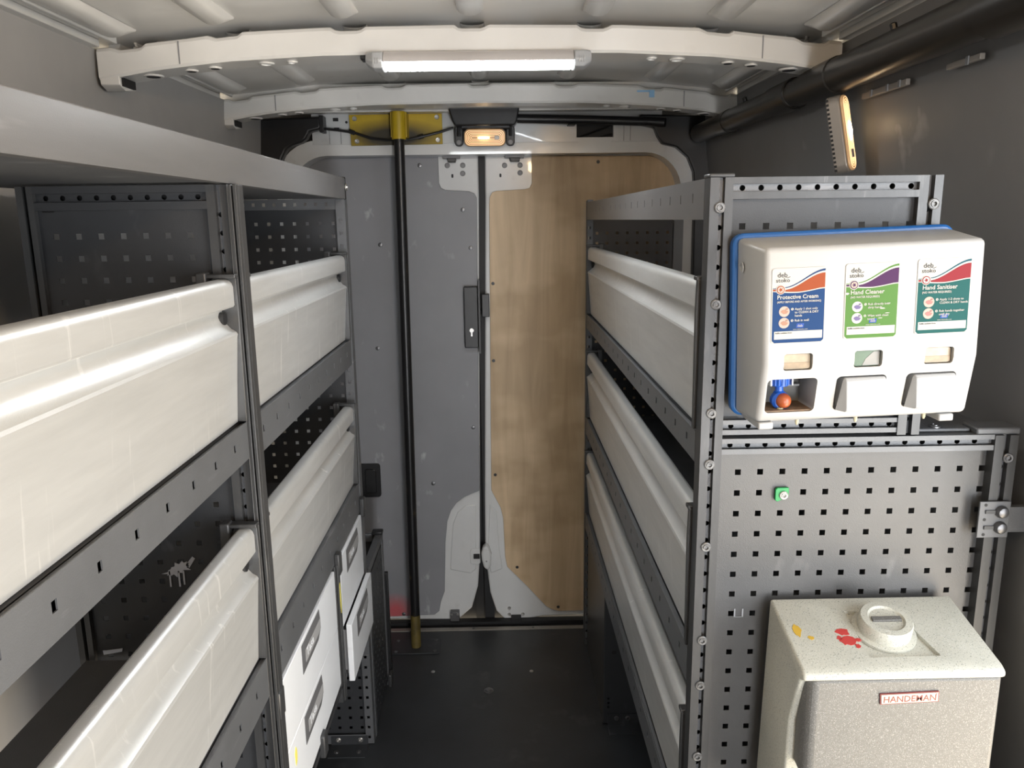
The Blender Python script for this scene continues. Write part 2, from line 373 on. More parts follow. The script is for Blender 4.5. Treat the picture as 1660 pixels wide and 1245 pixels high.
for y0 in (1.90, 2.68):
    m = B(); vs = []; K = 170; x0, x1 = CX-.85, CX+.85
    ribx = (-.835, -.615, -.337, -.058, .222, .505, .725)
    sec = []
    for i in range(K+1):
        x = x0+(x1-x0)*i/K; zt = btop(x); zb = bbot(x)
        dip = max([0]+[.008*max(0, 1-(abs(x-r)/.034)**10) for r in ribx])
        zt -= dip
        vs += [(x, y0+.004, zb), (x, y0, zb+.006), (x, y0+.001, zt-.010), (x, y0+.005, zt-.003), (x, y0+.012, zt), (x, y0+.085, zt), (x, y0+.085, zb)]
    q = 7
    fs = [(i*q+j, i*q+(j+1) % q, (i+1)*q+(j+1) % q, (i+1)*q+j) for i in range(K) for j in range(q)]
    fs += [tuple(range(q-1, -1, -1)), tuple(range(K*q, K*q+q))]
    bow = m.add(vs, fs).build('roof_bow', ROOFP, ceiling, smooth=16)
    for sgn in (-1, 1):                       # end foot that reaches down to the wall
        xa = CX+sgn*.85; xb = CX+sgn*.805
        m = B().prism([(y0+.002, bbot(xa)+.01), (y0+.085, bbot(xa)+.01), (y0+.085, bbot(xa)-.012), (y0+.03, bbot(xa)-.020), (y0+.004, bbot(xa)-.010)], 'x', xa, xb)
        m.build('bow_foot', ROOFP, bow, .002)
        BX(xb, xb-sgn*.006, y0+.012, y0+.07, bbot(xa)-.012, bbot(xa)+.006).build('foot_pad', RUB, bow)
    for sgn in (-1, 1):                       # overlap seams of the bow
        xa = CX+sgn*.665; BX(xa, xa+.0025, y0-.0012, y0+.002, bbot(xa)+.006, btop(xa)-.006).build('bow_seam', GREY, bow)
    for dx, r in ((.745, .017), (.655, .011), (.60, .011), (.48, .013), (.42, .009)):
        for sgn in (-1, 1):
            x = CX+sgn*dx; zb = bbot(x)
            h = B().lathe([(r*1.45, 0), (r*1.3, -.0035), (r, -.004), (r*.92, -.001)], (x, y0+.045, zb), (0, 0, 1), 14).build('bow_hole_rim', ROOFP, bow)
            if dx > .5: B().lathe([(r*.9, 0), (r*.9, -.0042)], (x, y0+.045, zb), (0, 0, 1), 12).build('bow_hole', RUB, bow)
for sgn, nm in ((-1, 'roof_rail'), (1, 'roof_rail')):
    X = lambda a: CX+sgn*a
    for (ya, yb) in ((-.6, 1.895), (1.99, 2.675), (2.77, 3.06)):
        m = B().box(X(.862), X(.838), ya, yb, .392, .408).box(X(.805), X(.798), ya, yb, .398, .412)
        m.prism([(X(.862), .408), (X(.838), .408), (X(.832), .425), (X(.805), .428), (X(.80), .412), (X(.797), .412), (X(.797), .44), (X(.862), .44)], 'y', ya, yb)
        m.build(nm, ROOFP, ceiling, .0015)

# rear doors -------------------------------------------------------
d1 = struct(B().prism([(-.82, .262), (-.080, .262), (-.080, .088), (-.107, -1.438), (-.119, -1.584), (-.148, -1.687), (-.205, -1.737), (-.252, -1.742), (-.515, -1.734), (-.82, -1.72)], 'y', 3.197, 3.235).build('door_1', WHITE, bevel=.006))
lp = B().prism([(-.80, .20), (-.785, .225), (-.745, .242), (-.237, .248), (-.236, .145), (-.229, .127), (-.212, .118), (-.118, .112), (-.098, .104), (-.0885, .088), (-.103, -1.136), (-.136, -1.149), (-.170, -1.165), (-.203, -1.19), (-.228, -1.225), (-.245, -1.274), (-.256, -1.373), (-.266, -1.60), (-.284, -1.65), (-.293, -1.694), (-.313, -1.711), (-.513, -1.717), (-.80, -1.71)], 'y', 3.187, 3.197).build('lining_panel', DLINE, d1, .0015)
for (x, z) in ((-.732, .227), (-.31, .213), (-.479, -.092), (-.145, .041), (-.117, -.109), (-.509, -.512), (-.124, -.855), (-.45, -1.705), (-.30, -1.10)):
    B().lathe([(.009, 0), (.008, .0015), (.004, .0025)], (x, 3.187, z), (0, -1, 0), 10).build('panel_screw', DSTEEL, lp)
# raised pressing of the lower corner, latch plate, lock, pull
B().prism([(-.120, -1.20), (-.165, -1.205), (-.200, -1.235), (-.222, -1.29), (-.232, -1.40), (-.238, -1.50), (-.150, -1.52), (-.125, -1.50)], 'y', 3.192, 3.199).build('door_pressing', WHITE, d1, .004, 3)
lt = B().prism(rrect(-.150, -.106, -1.475, -1.405, .010), 'y', 3.188, 3.193).build('latch_surround', WHITE, d1, .002)
BX(-.135, -.108, 3.180, 3.189, -1.446, -1.426).build('latch_slot', RUB, lt)
lk = BX(-.148, -.092, 3.150, 3.187, -.510, -.262).build('lock_case', BLK, d1, .003)
cy = B().lathe([(.0095, 0), (.0085, .003)], (-.119, 3.150, -.438), (0, -1, 0), 14).build('lock_cylinder', STEEL, lk)
BX(-.122, -.116, 3.1475, 3.150, -.462, -.440).build('keyway', STEEL, lk)
BX(-.090, -.083, 3.155, 3.196, -.535, -.235).build('lock_face_plate', BLK, lk)
ph = B().prism(rrect(-.66, -.522, -1.152, -1.005, .012), 'y', 3.172, 3.187).build('pull_handle', BLK, d1, .003)
B().prism(rrect(-.585, -.538, -1.132, -1.026, .010), 'y', 3.164, 3.173).build('pull_lever', BLK, ph, .003)
br = BX(-.243, -.203, 3.165, 3.196, -1.735, -1.692).build('door_buffer', DSTEEL, d1, .002)
for x in (-.236, -.210): B().lathe([(.006, 0), (.004, .003)], (x, 3.165, -1.70), (0, -1, 0), 8).build('buffer_screw', STEEL, br)

d2 = struct(B().prism([(.75, .262), (-.054, .262), (-.054, .088), (-.081, -1.16), (-.083, -1.439), (-.065, -1.615), (-.039, -1.705), (.002, -1.75), (.084, -1.748), (.167, -1.733), (.347, -1.731), (.75, -1.72)], 'y', 3.197, 3.235).build('door_2', WHITE, bevel=.006))
pp = B().prism([(.131, .246), (.60, .240), (.655, .228), (.692, .197), (.714, .138), (.716, -1.70), (.236, -1.705), (.205, -1.695), (.181, -1.68), (.099, -1.584), (.011, -1.488), (.003, -1.44), (.001, -1.378), (-.003, -1.264), (-.013, -1.215), (-.030, -1.180), (-.052, -1.135), (-.039, .064), (-.036, .090), (-.026, .107), (-.010, .112), (.101, .117), (.122, .122), (.131, .140)], 'y', 3.187, 3.197).build('plywood_panel', PLY, d2, .001)
for (x, z) in ((.393, .219), (-.030, -.253), (-.033, -.571), (-.034, -1.066), (.055, -1.492), (.235, -1.685)):
    B().lathe([(.007, 0), (.006, .0015)], (x, 3.187, z), (0, -1, 0), 10).build('panel_screw', BLK, pp)
B().prism([(-.060, -1.20), (-.030, -1.235), (-.022, -1.40), (-.010, -1.50), (-.060, -1.52), (-.075, -1.45)], 'y', 3.192, 3.199).build('door_pressing', WHITE, d2, .004, 3)
bump = B().prism([(-.098, -1.44), (-.100, -1.41), (-.093, -1.385), (-.080, -1.375), (-.066, -1.385), (-.056, -1.42), (-.060, -1.465), (-.072, -1.490), (-.090, -1.475)], 'y', 3.150, 3.197).build('latch_cover', WHITE, d2, .010, 3)
B().lathe([(.004, 0), (.003, .001)], (-.078, 3.150, -1.445), (0, -1, 0), 8).build('cover_plug', GREY, bump)
BX(-.076, -.046, 3.155, 3.196, -.385, -.293).build('lock_keeper', BLK, d2, .002)
b2 = BX(.026, .070, 3.165, 3.196, -1.740, -1.722).build('door_buffer', RUB, d2, .002)
for (x, z) in ((.018, -1.692), (.018, -1.722), (.078, -1.722)): B().lathe([(.008, 0), (.005, .004)], (x, 3.197, z), (0, -1, 0), 10).build('buffer_bolt', STEEL, b2)
for (dr, x0, x1, xs_, rr) in ((d1, -.218, -.150, ((-.202, .212), (-.141, .212), (-.142, .181)), (-.183, .172)), (d2, .025, .100, ((.024, .210), (.085, .210), (.085, .181)), (.007, .172))):
    hg = B().box(x0, x1, 3.150, 3.19, .236, .249).build('top_latch', GREY, dr, .002)
    B().prism([(x0+.018, .236), (x1-.014, .236), (x1-.018, .222), (x0+.022, .222)], 'y', 3.155, 3.192).build('latch_hook', BLK, hg, .002)
    for (x, z) in xs_: B().lathe([(.011, 0), (.011, .001), (.007, .002), (.006, .001)], (x, 3.197, z), (0, -1, 0), 12).build('latch_rivet', GREY, dr)
    B().prism(rrect(rr[0]-.004, rr[0]+.004, rr[1]-.007, rr[1]+.007, .003), 'y', 3.1955, 3.1975).build('drain_hole', RUB, dr)
struct(B().box(-.090, -.048, 3.205, 3.24, FZ-.01, .27).box(-.13, -.05, 3.238, 3.25, FZ-.01, .27).build('trim_3', RUB))
struct(B().box(-1.05, .95, 3.252, 3.28, FZ-.2, .5).build('wall_rear', BLK))

# door opening frame: white ring with rounded corners; header above it
inner = []; outer = []
def ring_pts(x0, x1, zt, r, n=9):
    p = [(x0, FZ+.02)]
    p += [(x0+r-r*math.cos(math.pi/2*k/n), zt-r+r*math.sin(math.pi/2*k/n)) for k in range(n+1)]
    p += [(x1-r+r*math.sin(math.pi/2*k/n), zt-r+r*math.cos(math.pi/2*k/n)) for k in range(n+1)]
    p += [(x1, FZ+.02)]; return p
ri = ring_pts(-.790, .700, .245, .14); ro = ring_pts(-.848, .755, .302, .17)
m = B(); n = len(ri)
vs = [(x, 3.085, z) for x, z in ri] + [(x, 3.085, z) for x, z in ro] + [(x, 3.185, z) for x, z in ri] + [(x, 3.185, z) for x, z in ro]
fs = []
for i in range(n-1): fs += [(i, i+1, n+i+1, n+i), (2*n+i, 3*n+i, 3*n+i+1, 2*n+i+1), (i, 2*n+i, 2*n+i+1, i+1), (n+i, n+i+1, 3*n+i+1, 3*n+i)]
fs += [(0, n, 3*n, 2*n), (n-1, 3*n-1, 4*n-1, 2*n-1)]
frame = struct(m.add(vs, fs).build('trim_4', WHITE))
hd = B().prism([(-.70, .285), (.62, .285), (.62, .40), (-.70, .40)], 'y', 3.0835, 3.16).build('header_panel', WHITE, frame, .0015)
cut = B().prism(rrect(.297, .437, .279, .37, .022), 'y', 3.0, 3.12).build('cut', BLK)
carve(hd, [cut])
BX(.297, .437, 3.118, 3.121, .279, .36).build('opening_back', RUB, frame)
B().tube([(.300, 3.105, .30), (.35, 3.10, .318), (.43, 3.105, .345)], .004, 6).build('wire', BLK, frame)
B().tube([(.33, 3.105, .283), (.38, 3.10, .30), (.435, 3.105, .315)], .004, 6).build('wire', BLK, frame)
for (x, z) in ((-.608, .375), (-.606, .340)): BX(x-.010, x+.010, 3.079, 3.081, z-.006, z+.006).build('clip_slot', RUB, frame)
B().lathe([(.005, 0), (.005, .001)], (-.568, 3.080, .365), (0, -1, 0), 8).build('clip_hole', RUB, frame)
for x in (-.635, -.592, .50, .475): BX(x, x+.0016, 3.0793, 3.081, .287, .345).build('panel_seam', GREY, frame)
# sloping roof end between the last bow and the header
m = B().prism([(2.765, .392), (2.90, .402), (3.06, .392), (3.09, .40), (3.09, .45), (2.765, .45)], 'x', -.93, .80)
struct(m.build('trim_5', ROOFP, bevel=.004))
for (ya, z) in ((2.84, .396), (2.93, .399), (3.00, .394)): struct(BX(-.80, .68, ya, ya+.018, z-.004, z+.004).build('trim_6', ROOFP, bevel=.002))

tl = thing('corner_cover', (-.80, 3.06, .22), 'black moulded corner cover above the left rear door, end of the cable behind it', 'trim cover')
B().prism([(-.905, .376), (-.655, .381), (-.655, .337), (-.699, .328), (-.712, .304), (-.730, .290), (-.765, .280), (-.790, .265), (-.808, .232), (-.815, .19), (-.905, .19)], 'y', 3.035, 3.085).build('cover', BLK, tl, .008, 3)
BX(-.66, -.645, 3.03, 3.09, .325, .385).build('lip', BLK, tl, .002)
tr = thing('corner_cover', (.70, 3.06, .10), 'black corner cover over the right rear door beside the plywood', 'trim cover')
B().prism([(.53, .342), (.53, .378), (.80, .372), (.80, -.30), (.748, -.30), (.745, .10), (.738, .17), (.715, .222), (.67, .260), (.618, .272), (.598, .300), (.585, .330)], 'y', 3.045, 3.083).build('cover', BLK, tr, .006, 3)

# ------------------------------------------------------------------ racking
def square_holes(u0, nu, v0, nv, p=.038, pv=.0375, s=.0100):
    return [(u0+i*p-s/2, u0+i*p+s/2, v0+j*pv-s/2, v0+j*pv+s/2) for i in range(nu) for j in range(nv)]
def post(root, x0, x1, y, z0, z1, depth=.034, pitch=.031, label=None):
    """upright facing the camera: two flanges and a recessed web with a row of round holes"""
    w = x1-x0; a = .40*w; b = .64*w
    m = B().box(x0, x0+a, y, y+.006, z0, z1).box(x0+b, x1, y, y+.006, z0, z1)
    m.box(x0, x0+.002, y+.006, y+depth, z0, z1).box(x1-.002, x1, y+.006, y+depth, z0, z1)
    m.box(x0+a-.0015, x0+a, y+.006, y+.012, z0, z1).box(x0+b, x0+b+.0015, y+.006, y+.012, z0, z1)
    o = m.build('post', POST, root)
    n = int((z1-z0-.03)/pitch); cw = b-a
    hs = [(cw/2-.0045, cw/2+.0045, .02+i*pitch, .029+i*pitch, 'o') for i in range(n)]
    B().plate((x0+a, y+.011, z0), (1, 0, 0), (0, 0, 1), cw, z1-z0, hs, -.001).build('post_web', RACK, o)
    BX(x0+.003, x1-.003, y+depth-.004, y+depth-.002, z0, z1).build('post_back', RUB, o)
    return o
def hbeam(root, x0, x1, y, z0, z1, pitch=.031, n=None, first=.012, mt=None):
    h = z1-z0; fl = .30*h
    m = B().box(x0, x1, y, y+.005, z1-fl, z1).box(x0, x1, y, y+.005, z0, z0+fl*1.1)
    m.box(x0, x1, y+.005, y+.03, z1-.0015, z1).box(x0, x1, y+.005, y+.03, z0, z0+.0015)
    o = m.build('cross_beam', mt or (POST if h > .03 else RACK), root)
    n = n or int((x1-x0-.012)/pitch); vh = h-2.1*fl
    s = min(.0092, vh*.98)
    hs = [(first+i*pitch, first+s+i*pitch, (vh-s)/2, (vh+s)/2, 'o') for i in range(n)]
    B().plate((x0, y+.009, z0+fl*1.1), (1, 0, 0), (0, 0, 1), x1-x0, vh, hs, -.001).build('beam_web', mt or RACK, o)
    BX(x0, x1, y+.026, y+.028, z0+.002, z1-.002).build('beam_back', RUB, o)
    return o
SCREW = None
def screw(root, loc, axis=(0, -1, 0), r=.0088, m=None, name='screw'):
    o = B().lathe([(r, 0), (r, .0022), (r*.84, .0032), (r*.62, .0030), (r*.58, .0046), (r*.42, .0046), (r*.36, .0012), (r*.1, .0010)], loc, axis, 14).build(name, m or SCREWM, root)
    return o
def flap_profile():
    return [(-.012, 0), (-.006, .080), (0, .150), (.0012, .156), (-.0008, .160), (-.009, .165), (-.018, .175), (-.0225, .187), (-.0225, .196), (-.018, .2015), (-.002, .203),
            (0, .206), (0, .236), (-.002, .243), (-.006, .2475), (-.012, .25), (-.024, .25), (-.029, .247), (-.031, .240), (-.031, .10), (-.020, 0)]
def flap(root, xf, s, y0, y1, zb, h=.25, ends=(1, 1), hole_end=1, label=None):
    k = h/.25
    m = B().prism([(xf+s*d, zb+z*k) for d, z in flap_profile()], 'y', y0+.012, y1-.012)
    f = m.build('shelf_flap', ALU, root, smooth=28)
    if label: f['label'] = label
    for e, yy in ((0, y0), (1, y1)):
        if not ends[e]: continue
        d = 1 if e == 0 else -1
        m = B().prism([(xf+s*a, zb+z*k) for a, z in ((.004, 0), (.006, .20), (.005, .253), (-.034, .256), (-.040, .24), (-.040, 0))], 'y', yy, yy+d*.011)
        m.box(xf+s*.007, xf-s*.042, yy, yy+d*.020, zb+.2515*k, zb+.2585*k)
        b = m.build('flap_bracket', POST, f, .0015)
        m = B().box(xf-s*.040, xf-s*.058, yy+d*.002, yy+d*.026, zb+.205*k, zb+.262*k)
        m.build('bracket_catch', POST, f, .003)
    yy = (y1-.022) if hole_end == 1 else (y0+.022)
    B().lathe([(.011, 0), (.011, .012)], (xf-s*.0265, yy, zb+.184*k), (s, 0, 0), 14).build('finger_hole', RUB, f)
    return f
def rail(root, xf, s, y0, y1, z0, z1, depth, pitch=.092, first=.05, sw=.010, sh=.013, name='shelf_rail', m=None, back=None):
    L_ = y1-y0; n = int((L_-first)/pitch)+1; vc = (z1-z0)*.55
    hs = [(first+i*pitch-sw/2, first+i*pitch+sw/2, vc-sh/2, vc+sh/2) for i in range(n) if first+i*pitch+sw < L_]
    mm = B().plate((xf, y0, z0), (0, 1, 0), (0, 0, 1), L_, z1-z0, hs, -.002 if s > 0 else .002)
    if s < 0: pass
    mm.box(xf-s*.002, xf-s*.022, y0, y1, z0, z0+.0015)
    r = mm.build(name, m or RACK, root)
    BX(xf-s*.012, xf-s*.014, y0, y1, z0+.006, z1-.004).build('rail_back', RUB, r)
    return r

# --- left racking -----------------------------------------------------------------
XL = -.455; XLB = -.80
lu = thing('racking_unit', (-.62, 1.35, FZ), 'dark grey left-hand racking with two long aluminium flaps above white drawers', 'racking')
for (xa, xb) in ((-.494, -.458), (-.812, -.784)): post(lu, xa, xb, 1.362, FZ+.004, .064)
m = B().box(-.458, -.4515, 1.362, 1.40, FZ+.004, .064).box(-.458, -.443, 1.3755, 1.40, FZ+.004, .064).box(-.4490, -.443, 1.362, 1.3755, FZ+.004, .064).box(-.4565, -.4545, 1.352, 1.362, FZ+.004, .064)
m.build('post_cover', POST, lu, .002)
# dividing end panel facing the camera
cols, rows = 8, 46
hs = square_holes(.026, cols, .006+.021, rows)
hs = [(h[0], h[1], round(h[2]-.0, 5), h[3]) for h in hs]
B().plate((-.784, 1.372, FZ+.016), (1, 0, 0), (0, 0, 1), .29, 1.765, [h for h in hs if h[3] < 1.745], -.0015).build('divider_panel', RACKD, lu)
hbeam(lu, -.784, -.494, 1.362, .024, .064, .0285, 10, mt=RACKD)
BX(-.776, -.757, 1.3715, 1.3725, .021, .0245).build('panel_slot', RUB, lu)
# paint splash on the divider, with its drips
sp = B()
rd = random.Random(3)
star = []
for k in range(26):
    a = 2*math.pi*k/26; r = (.015+.009*rd.random()) if k % 2 == 0 else .0135
    star.append((-.612+r*1.35*math.cos(a)+.006*math.sin(a), -.632+r*.75*math.sin(a)+.006*math.cos(a)))
sp.prism(star, 'y', 1.3695, 1.3705)
sp.prism([(-.597, -.625), (-.590, -.630), (-.578, -.612), (-.583, -.608)], 'y', 1.3695, 1.3705)
for (x, zz) in ((-.628, -.668), (-.611, -.668), (-.602, -.664)): sp.box(x-.0015, x+.0015, 1.3695, 1.3705, zz, -.636)
sp.build('paint_splash', PAINTW, lu)
B().prism([(-.80+.03, -.806), (-.735, -.800), (-.733, -.793), (-.765, -.797), (-.771, -.797)], 'y', 1.3695, 1.3705).build('tape_scrap', PAINTW, lu)
# near bay
Y0 = .32
flap(lu, XL, 1, Y0, 1.355, -.343, ends=(0, 1), label='long near upper aluminium flap, brightly lit')
flap(lu, XL, 1, Y0, 1.355, -.805, h=.263, ends=(0, 1), label='near lower aluminium flap with scuff marks')
rail(lu, XL, 1, Y0, 1.362, -.413, -.346, .3, .092, .045)
rail(lu, XL, 1, Y0, 1.362, -.889, -.808, .3, .092, .045)
for z in (-.350, -.812): BX(XL-.004, XLB, Y0, 1.360, z-.002, z).build('shelf_tray', RACK, lu)
# far bay
flap(lu, XL, 1, 1.402, 2.335, -.346, label='far upper aluminium flap with warm sheen')
flap(lu, XL, 1, 1.402, 2.335, -.800, label='far lower aluminium flap')
rail(lu, XL, 1, 1.400, 2.345, -.425, -.349, .3, .092, .05)
rail(lu, XL, 1, 1.400, 2.345, -.898, -.803, .3, .092, .05)
for z in (-.352, -.806): BX(XL-.004, XLB, 1.401, 2.370, z-.002, z).build('shelf_tray', RACK, lu)
# far end panel
hs = square_holes(.039, 8, .028, 46)
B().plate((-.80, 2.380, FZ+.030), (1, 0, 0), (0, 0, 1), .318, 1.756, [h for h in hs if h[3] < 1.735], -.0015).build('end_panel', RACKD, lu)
hs = [(.010+i*.0305, .019+i*.0305, .010, .020) for i in range(10)]
B().plate((-.80, 2.372, .036), (1, 0, 0), (0, 0, 1), .318, .030, hs, -.0015).build('end_beam', RACK, lu)
hs = [(.008, .017, .02+i*.0375, .030+i*.0375) for i in range(47)]
mm = B().plate((-.482, 2.368, FZ+.004), (1, 0, 0), (0, 0, 1), .026, 1.814, hs, -.0015)
mm.box(-.456, -.4545, 2.368, 2.405, FZ+.004, .064).box(-.482, -.4805, 2.3695, 2.405, FZ+.004, .064)
mm.build('post', RACK, lu)
hs = [(.012+i*.0385, .022+i*.0385, .012, .021) for i in range(8)]
B().plate((-.80, 2.366, FZ+.006), (1, 0, 0), (0, 0, 1), .318, .034, hs, -.0015).build('end_beam', RACK, lu)
ft = B().box(-.60, -.475, 2.30, 2.368, FZ, FZ+.004).box(-.60, -.475, 2.364, 2.366, FZ+.004, FZ+.036).build('floor_foot', RACKD, lu)
for x in (-.575, -.50):
    screw(ft, (x, 2.364, FZ+.022), (0, -1, 0), .009, STEEL)
    screw(ft, (x, 2.325, FZ+.004), (0, 0, 1), .008, DSTEEL)
# plastic corner clips on the posts
for (y, z) in ((1.382, -.925), (1.965, -.900), (2.352, -.885), (1.69, -1.245)):
    BX(-.456, -.440, y-.015, y+.018, z-.030, z+.030).build('corner_clip', POST, lu, .004)

# --- long shelf on top of the left racking ------------------------------------------------
ts = thing('top_shelf', (-.62, 1.35, .067), 'long grey steel top shelf on the left racking, under the roof', 'shelf')
BX(XL-.003, -.90, .25, 2.395, .068, .0705).build('shelf_panel', RACK, ts)
for (ya, yb, off) in ((.25, 1.585, 0), (1.586, 2.388, -.0012)):
    m = B().box(XL+off, XL-.003+off, ya, yb, .066, .127).box(XL+off, XL-.018, ya, yb, .126, .128).box(XL+off, XL-.02, ya, yb, .0655, .0675)
    m.build('front_fascia', FASC, ts, .0012)
ec = B().box(XL-.022, XL+.001, 2.389, 2.399, .064, .130).build('end_cap', BLK, ts, .003)
screw(ts, (XL+.001, 2.394, .100), (1, 0, 0), .012, STEEL, 'end_bolt')
B().box(XL-.024, XL-.40, 2.390, 2.398, .0705, .120).build('end_fascia', FASC, ts)

# --- white drawer cabinet in the far bay ---------------------------------------------------
dc = thing('drawer_cabinet', (-.62, 1.90, FZ+.52), 'white-fronted drawer cabinet with grey pulls under the left-hand flaps', 'drawer cabinet')
m = B().box(XLB, XL-.024, 1.412, 1.416, -1.236, -.903).box(XLB, XL-.024, 2.340, 2.344, -1.275, -.903).box(XLB, XL-.024, 1.416, 2.340, -.908, -.904)
m.box(XLB, XL-.024, 1.416, 1.94, -1.243, -1.239).box(XLB, XLB+.004, 1.416, 2.34, -1.27, -.908).box(XLB, XL-.03, 1.955, 1.965, -1.27, -.908)
m.box(XLB, XL-.024, 1.99, 2.34, -1.288, -1.284)
m.build('carcass', RACK, dc)
def drawer(root, y0, y1, z0, z1, out, hy0, hy1, label=None):
    xf = XL+out
    d = BX(xf, xf-.016, y0, y1, z0, z1).build('drawer', DRAW, root, .0015)
    if label: d['label'] = label
    m = B().box(xf-.016, xf-.30, y0+.010, y0+.013, z0+.02, z1-.02).box(xf-.016, xf-.30, y1-.013, y1-.010, z0+.02, z1-.02).box(xf-.016, xf-.30, y0+.013, y1-.013, z0+.02, z0+.023)
    m.build('drawer_box', GREY, d)
    # shell pull: bevelled frame, sloping scoop and lettered lip
    zt = z1-.010; zb = zt-.068
    O = [(hy0, zt), (hy1, zt), (hy1, zb+.012), (hy1-.02, zb), (hy0, zb)]
    I = [(hy0+.018, zt-.018), (hy1-.006, zt-.018), (hy1-.006, zb+.024), (hy1-.024, zb+.020), (hy0+.018, zb+.020)]
    pts = [(xf+.0012, a, b) for a, b in O] + [(xf+.004, a, b) for a, b in I]
    n = len(O); fs = [(i, (i+1) % n, n+(i+1) % n, n+i) for i in range(n)] + [tuple(range(n, 2*n))]
    pts += [(xf-.001, a, b) for a, b in O]; fs += [(2*n+i, 2*n+(i+1) % n, (i+1) % n, i) for i in range(n)]
    p = B().add(pts, fs).build('drawer_pull', mat('dark_grey_drawer_pull', (.12, .12, .125), .42), d, smooth=20)
    B().prism([(a, b) for a, b in I], 'x', xf+.004, xf+.0046).build('pull_lip', mat('pale_grey_lip', (.34, .34, .345), .4), d)
    mt = Matrix(((0, 0, 1, xf+.0048), (1, 0, 0, hy0+.026), (0, 1, 0, zb+.028), (0, 0, 0, 1)))
    t = words('Tasa', .030, DRAW, 'lettering', d, mt, .0002, 1.2, .0004)
    off = Vector((0, 0, 0)); q = d
    while q: off += q.location; q = q.parent
    t.location = -off
    return d
drawer(dc, 1.424, 1.928, -1.0690, -.905, .004, 1.572, 1.740)
drawer(dc, 1.424, 1.928, -1.2345, -1.0695, .004, 1.556, 1.724)
drawer(dc, 2.000, 2.334, -1.104, -.905, .004, 2.085, 2.255)
drawer(dc, 2.010, 2.344, -1.280, -1.106, .024, 2.085, 2.255, 'lower small drawer pulled slightly open')
m = B().box(XL+.004, XL-.02, 1.938, 1.982, -1.30, -.898).box(XL+.009, XL+.004, 1.948, 1.956, -1.30, -.898).box(XL+.009, XL+.004, 1.966, 1.974, -1.30, -.898)
m.build('drawer_post', POST, dc, .001)
B().prism(blob(1.960, -.995, .007, .050, 14, .3, 5), 'x', XL+.0088, XL+.0096).build('yellow_smear', PYEL2, dc)
m = B()
for k in range(3): m.box(XL+.004-.004*k, XL-.014, 1.424, 2.345, -1.250-.012*k-.009, -1.250-.012*k)
m.build('lower_runner', POST, dc, .001)
B().prism(blob(1.475, -1.115, .010, .024, 12, .3, 9), 'x', XL+.0040, XL+.0046).build('yellow_mark', PYEL2, dc)
for (y, z) in ((2.02, -1.20), (2.03, -1.225)): B().lathe([(.012, 0), (.010, .006), (.004, .010)], (XL-.012, y-.022, z), (0, -1, 0), 10).build('lock_catch', DSTEEL, dc)

# --- low dark cabinet behind the left racking ----------------------------------------------
lc = thing('floor_cabinet', (-.65, 2.58, FZ), 'low dark grey open-topped cabinet on the floor beside the left rear door', 'cabinet')
m = B().box(XL-.003, XL-.006, 2.43, 2.715, FZ+.01, -1.155)
m.build('side_panel', RACKD, lc)
m = B()
hs = square_holes(.02, 7, .03, 14)
m.plate((XL-.0005, 2.43, FZ+.02), (0, 1, 0), (0, 0, 1), .285, .56, hs, -.002)
m.build('perforated_sheet', RACKD, lc)
B().box(XL+.003, XL-.030, 2.408, 2.430, FZ, -1.135).box(XL+.003, XL-.030, 2.715, 2.738, FZ, -1.130).build('post', RACK, lc, .002)
B().box(XL+.003, XL-.022, 2.43, 2.715, -1.155, -1.130).box(-.80, XL-.03, 2.715, 2.735, -1.16, -1.130).build('top_rail', RACK, lc, .002)
BX(XL+.006, XL-.034, 2.705, 2.742, -1.132, -1.118).build('corner_cap', BLK, lc, .004)
BX(-.80, XL-.03, 2.722, 2.726, FZ+.01, -1.16).build('rear_panel', RACKD, lc)
BX(-.80, XL-.01, 2.43, 2.715, -1.36, -1.35).build('inner_shelf', PLY, lc)
BX(XL+.012, XL-.015, 2.745, 2.765, FZ, -1.30).build('buffer_strip', BLK, lc, .002)
BX(XL+.016, XL+.003, 2.70, 2.745, FZ, FZ+.05).build('foot_clip', POST, lc, .003)

# --- right racking ---------------------------------------------------------------------------
XR = .328; YN = 1.243; YF = 2.985
ru = thing('racking_unit', (.60, 2.1, FZ), 'dark grey right-hand racking with three aluminium flaps and a perforated near end', 'racking')
post(ru, .328, .364, YN, FZ+.004, .060)
BX(.326, .366, YN-.001, YN+.036, .060, .066).build('post_cap', POST, ru, .002)
post(ru, .655, .692, YN, -.358, .060)
post(ru, .822, .861, YN, FZ+.004, -.362)
BX(.792, .866, YN+.004, YN+.05, -.362, -.350).build('corner_block', RACK, ru, .003)
hbeam(ru, .364, .655, YN, .027, .060, .0295, 10)
hbeam(ru, .364, .655, YN+.002, -.354, -.329, .0295, 10)
hbeam(ru, .364, .822, YN+.002, -.388, -.361, .0295, 15)
hs = square_holes(.020, 8, .314-7*.0375, 8)
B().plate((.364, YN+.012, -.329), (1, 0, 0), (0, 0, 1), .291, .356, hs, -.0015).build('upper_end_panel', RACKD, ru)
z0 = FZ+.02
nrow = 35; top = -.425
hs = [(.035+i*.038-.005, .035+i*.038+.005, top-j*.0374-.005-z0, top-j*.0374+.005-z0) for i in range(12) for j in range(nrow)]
B().plate((.364, YN+.020, z0), (1, 0, 0), (0, 0, 1), .458, -.388-z0, hs, -.0015).build('lower_end_panel', mat('racking_end_coat', (.082, .0815, .082), .40, .3, .08, (5, 5, 5), .4, 800, (.40, .40, .40, 1), (18, 18, 9), .25), ru)
